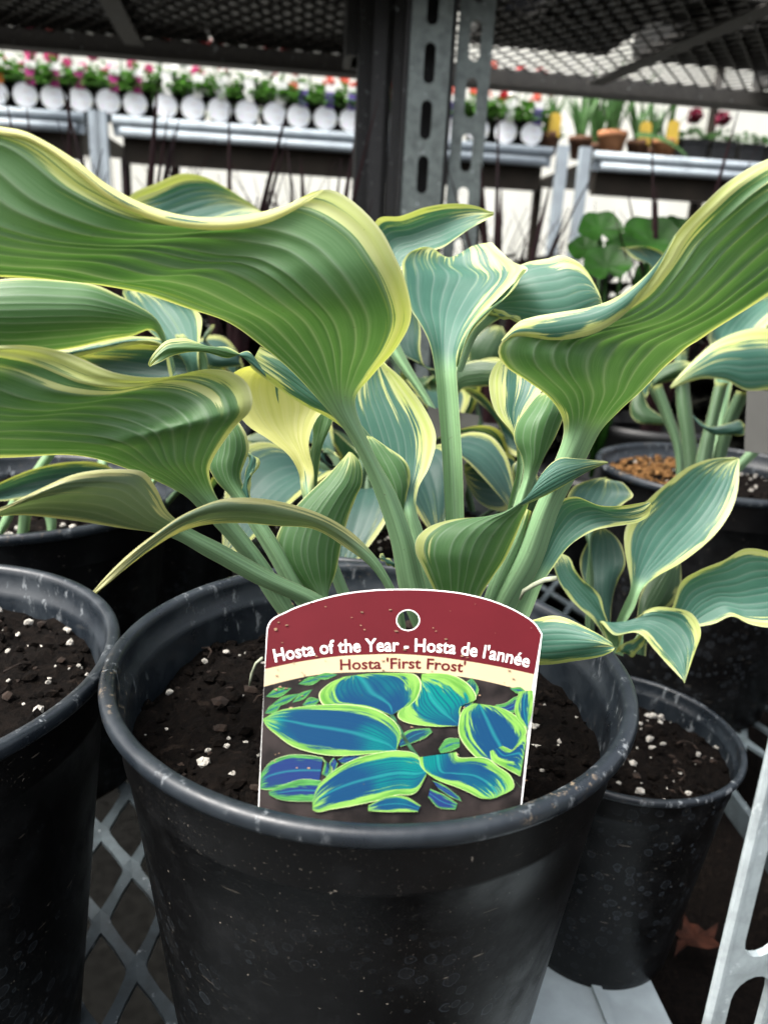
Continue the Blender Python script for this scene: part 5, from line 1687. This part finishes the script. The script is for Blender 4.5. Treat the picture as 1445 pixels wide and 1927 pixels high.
# ------------------------------------------------------------------ burgundy grasses and dark plants between
def grass(c, seed, blades, label):
    g = np.random.default_rng(seed)
    o = empty('burgundy_grass', tuple(c), label, 'ornamental grass', 'burgundy grasses behind the hostas')
    b = MB()
    b.lathe([(0, .001), (.07, .001), (.095, .20), (.10, .20), (.10, .215), (.09, .215), (.088, .19), (0, .19)], c, 28)
    b.build('pot', M['blackpot'], o, True)
    for (dx, dy, h, w) in blades:
        b = MB()
        V = []
        sd_ = EX * math.cos(dx * 9) + EY * math.sin(dx * 9) * .5
        for j in range(9):
            t_ = j / 8
            p = np.asarray(c) + EZ * (.19 + h * t_) + EX * (dx * t_ ** 1.4) + EY * (dy * t_ ** 1.6) + EX * .012 * math.sin(dx * 40)
            ww = w * (1 - t_ ** 2.5) * (.6 + .6 * t_) + .0006
            V += [p - sd_ * ww, p - EY * ww * .4, p + sd_ * ww]
        b.add(V, [(j * 3 + q, j * 3 + q + 1, j * 3 + q + 4, j * 3 + q + 3) for j in range(8) for q in range(2)])
        b.build('blade', M['burg'], o, True)
    return o


def shelf_at(px, Y):
    q = P(px, 400, 1.0) - CAM
    s = Y / q[1]
    return np.array([q[0] * s, Y, .002])


g = np.random.default_rng(77)
for i, (px, Y, nb_, lab) in enumerate(((95, 1.18, 6, 'burgundy grass with upright blades at the far left below the bench'), (235, 1.2, 9, 'burgundy grass beside the pale bench legs at the left'),
                                       (430, 1.18, 8, 'burgundy grass with one tall blade before the bright wall, left of the black post'), (600, 1.2, 8, 'burgundy grass with a slanting blade just left of the black post'),
                                       (965, 1.2, 8, 'burgundy grass to the right of the slotted post'), (1290, 1.2, 5, 'burgundy grass behind the great right hand leaf'))):
    bl = [(g.uniform(-.09, .09), g.uniform(-.06, .06), g.uniform(.28, .47), g.uniform(.004, .009)) for _ in range(nb_)]
    bl += [(g.uniform(-.16, .16), g.uniform(-.08, .05), g.uniform(.22, .40), g.uniform(.004, .007)) for _ in range(nb_)]
    grass(shelf_at(px, Y), 500 + i, bl, lab)

# low tangle of thin brown stems in front of the bright wall
b = MB()
g = np.random.default_rng(15)
for i in range(420):
    px = g.uniform(-60, 1380)
    Y = g.uniform(1.5, 2.0)
    c = shelf_at(px, Y)
    c[2] = .02
    h = g.uniform(.30, .56) + (.06 if px < 700 else 0)
    a = g.uniform(-.22, .22)
    e = g.uniform(-.1, .1)
    p = [c, c + EZ * h * .5 + EX * a * .35, c + EZ * h * .85 + EX * a * .8 + EY * e, c + EZ * h + EX * a * 1.15 + EY * e]
    b.tube(p, [.0022, .0018, .0013, .0006], 4, False)
tag(b.build('dry_grass', M['brush']), 'tangle of thin dry brown stems against the bright wall', 'dry grass', kind='stuff')
# dark low growth that closes the view under the bench
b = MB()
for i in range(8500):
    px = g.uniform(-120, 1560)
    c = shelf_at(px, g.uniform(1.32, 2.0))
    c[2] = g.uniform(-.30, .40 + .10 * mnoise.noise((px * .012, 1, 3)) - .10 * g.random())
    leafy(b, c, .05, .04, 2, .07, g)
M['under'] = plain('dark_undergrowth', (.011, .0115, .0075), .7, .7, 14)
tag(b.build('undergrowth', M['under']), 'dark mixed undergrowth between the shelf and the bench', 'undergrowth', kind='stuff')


# round-leaved dark plant at the right
RLc = shelf_at(1180, 1.12)
RLc[2] = .122
rl = empty('round_leaf_plant', tuple(RLc), 'plant with big round dark green leaves, backlit below the right bench', 'plant')
for (px, py, rpx, d, tl) in ((1128, 432, 42, 1.12, .2), (1228, 458, 62, 1.10, -.1), (1100, 470, 34, 1.16, .4), (1175, 470, 38, 1.18, .1), (1280, 440, 40, 1.2, -.3), (1140, 500, 46, 1.08, .2), (1235, 530, 48, 1.15, .3)):
    c = P(px, py, d)
    R = rpx / FPX * d
    e2 = UP * math.cos(tl) + FW * .55
    e2 /= np.linalg.norm(e2)
    e1 = RT * math.cos(tl) + UP * math.sin(tl) * .4
    e1 /= np.linalg.norm(e1)
    nn = np.cross(e1, e2)
    V = [c]
    K = 28
    for rr in (.35, .7, 1.0):
        for k in range(K):
            a = 2 * math.pi * k / K
            notch = 1 - .45 * math.exp(-((a - 4.71) / .22) ** 2)
            w = R * rr * notch * (1 + .06 * math.sin(a * 5 + px) * rr)
            V.append(c + e1 * w * math.cos(a) + e2 * w * math.sin(a) + nn * (.18 * R * rr * rr + .04 * R * math.sin(a * 7) * rr))
    F = [(0, 1 + k, 1 + (k + 1) % K) for k in range(K)] + [(1 + j * K + k, 1 + j * K + K + k, 1 + j * K + K + (k + 1) % K, 1 + j * K + (k + 1) % K) for j in range(2) for k in range(K)]
    lf = mk('leaf', V, F, M['dkleaf'], rl, True)
    b = MB()
    b.tube([c, (c + RLc) / 2 + EZ * .03, RLc + EZ * .02], .003, 5)
    b.build('stalk', M['dkleaf'], rl, True)
b = MB()
b.lathe([(0, .001), (.07, .001), (.095, .14), (.10, .14), (.10, .155), (.09, .155), (0, .13)], RLc - EZ * .12, 28)
b.build('pot', M['blackpot'], rl, True)

# dry maple leaf on the ground at the lower right
mp_ = RP(1308, 1765, -.10)
pts_ = []
for k in range(5):
    a = math.radians(90 + (k - 2) * 62)
    pts_.append((.030 * math.cos(a - .42), .030 * math.sin(a - .42)))
    pts_.append((.052 * math.cos(a - .16), .052 * math.sin(a - .16)))
    pts_.append((.066 * math.cos(a), .066 * math.sin(a)))
    pts_.append((.050 * math.cos(a + .18), .050 * math.sin(a + .18)))
pts_ += [(-.008, -.02), (.008, -.02)][:0]
V = [(mp_[0], mp_[1], mp_[2])] + [(mp_[0] + x * .40, mp_[1] + y * .40, mp_[2] + .008 * math.sin(x * 90 + y * 60)) for x, y in pts_]
F = [(0, 1 + i, 1 + (i + 1) % len(pts_)) for i in range(len(pts_))]
M['dryleaf'] = plain('rust_dry_leaf', (.045, .014, .007), .8, .5, 60, trans=.1)
tag(mk('fallen_leaf', V, F, M['dryleaf'], None, True), 'rust brown dry maple leaf lying in the dark at the lower right', 'fallen leaf')
# dark litter tray it lies on, below the open part of the shelf
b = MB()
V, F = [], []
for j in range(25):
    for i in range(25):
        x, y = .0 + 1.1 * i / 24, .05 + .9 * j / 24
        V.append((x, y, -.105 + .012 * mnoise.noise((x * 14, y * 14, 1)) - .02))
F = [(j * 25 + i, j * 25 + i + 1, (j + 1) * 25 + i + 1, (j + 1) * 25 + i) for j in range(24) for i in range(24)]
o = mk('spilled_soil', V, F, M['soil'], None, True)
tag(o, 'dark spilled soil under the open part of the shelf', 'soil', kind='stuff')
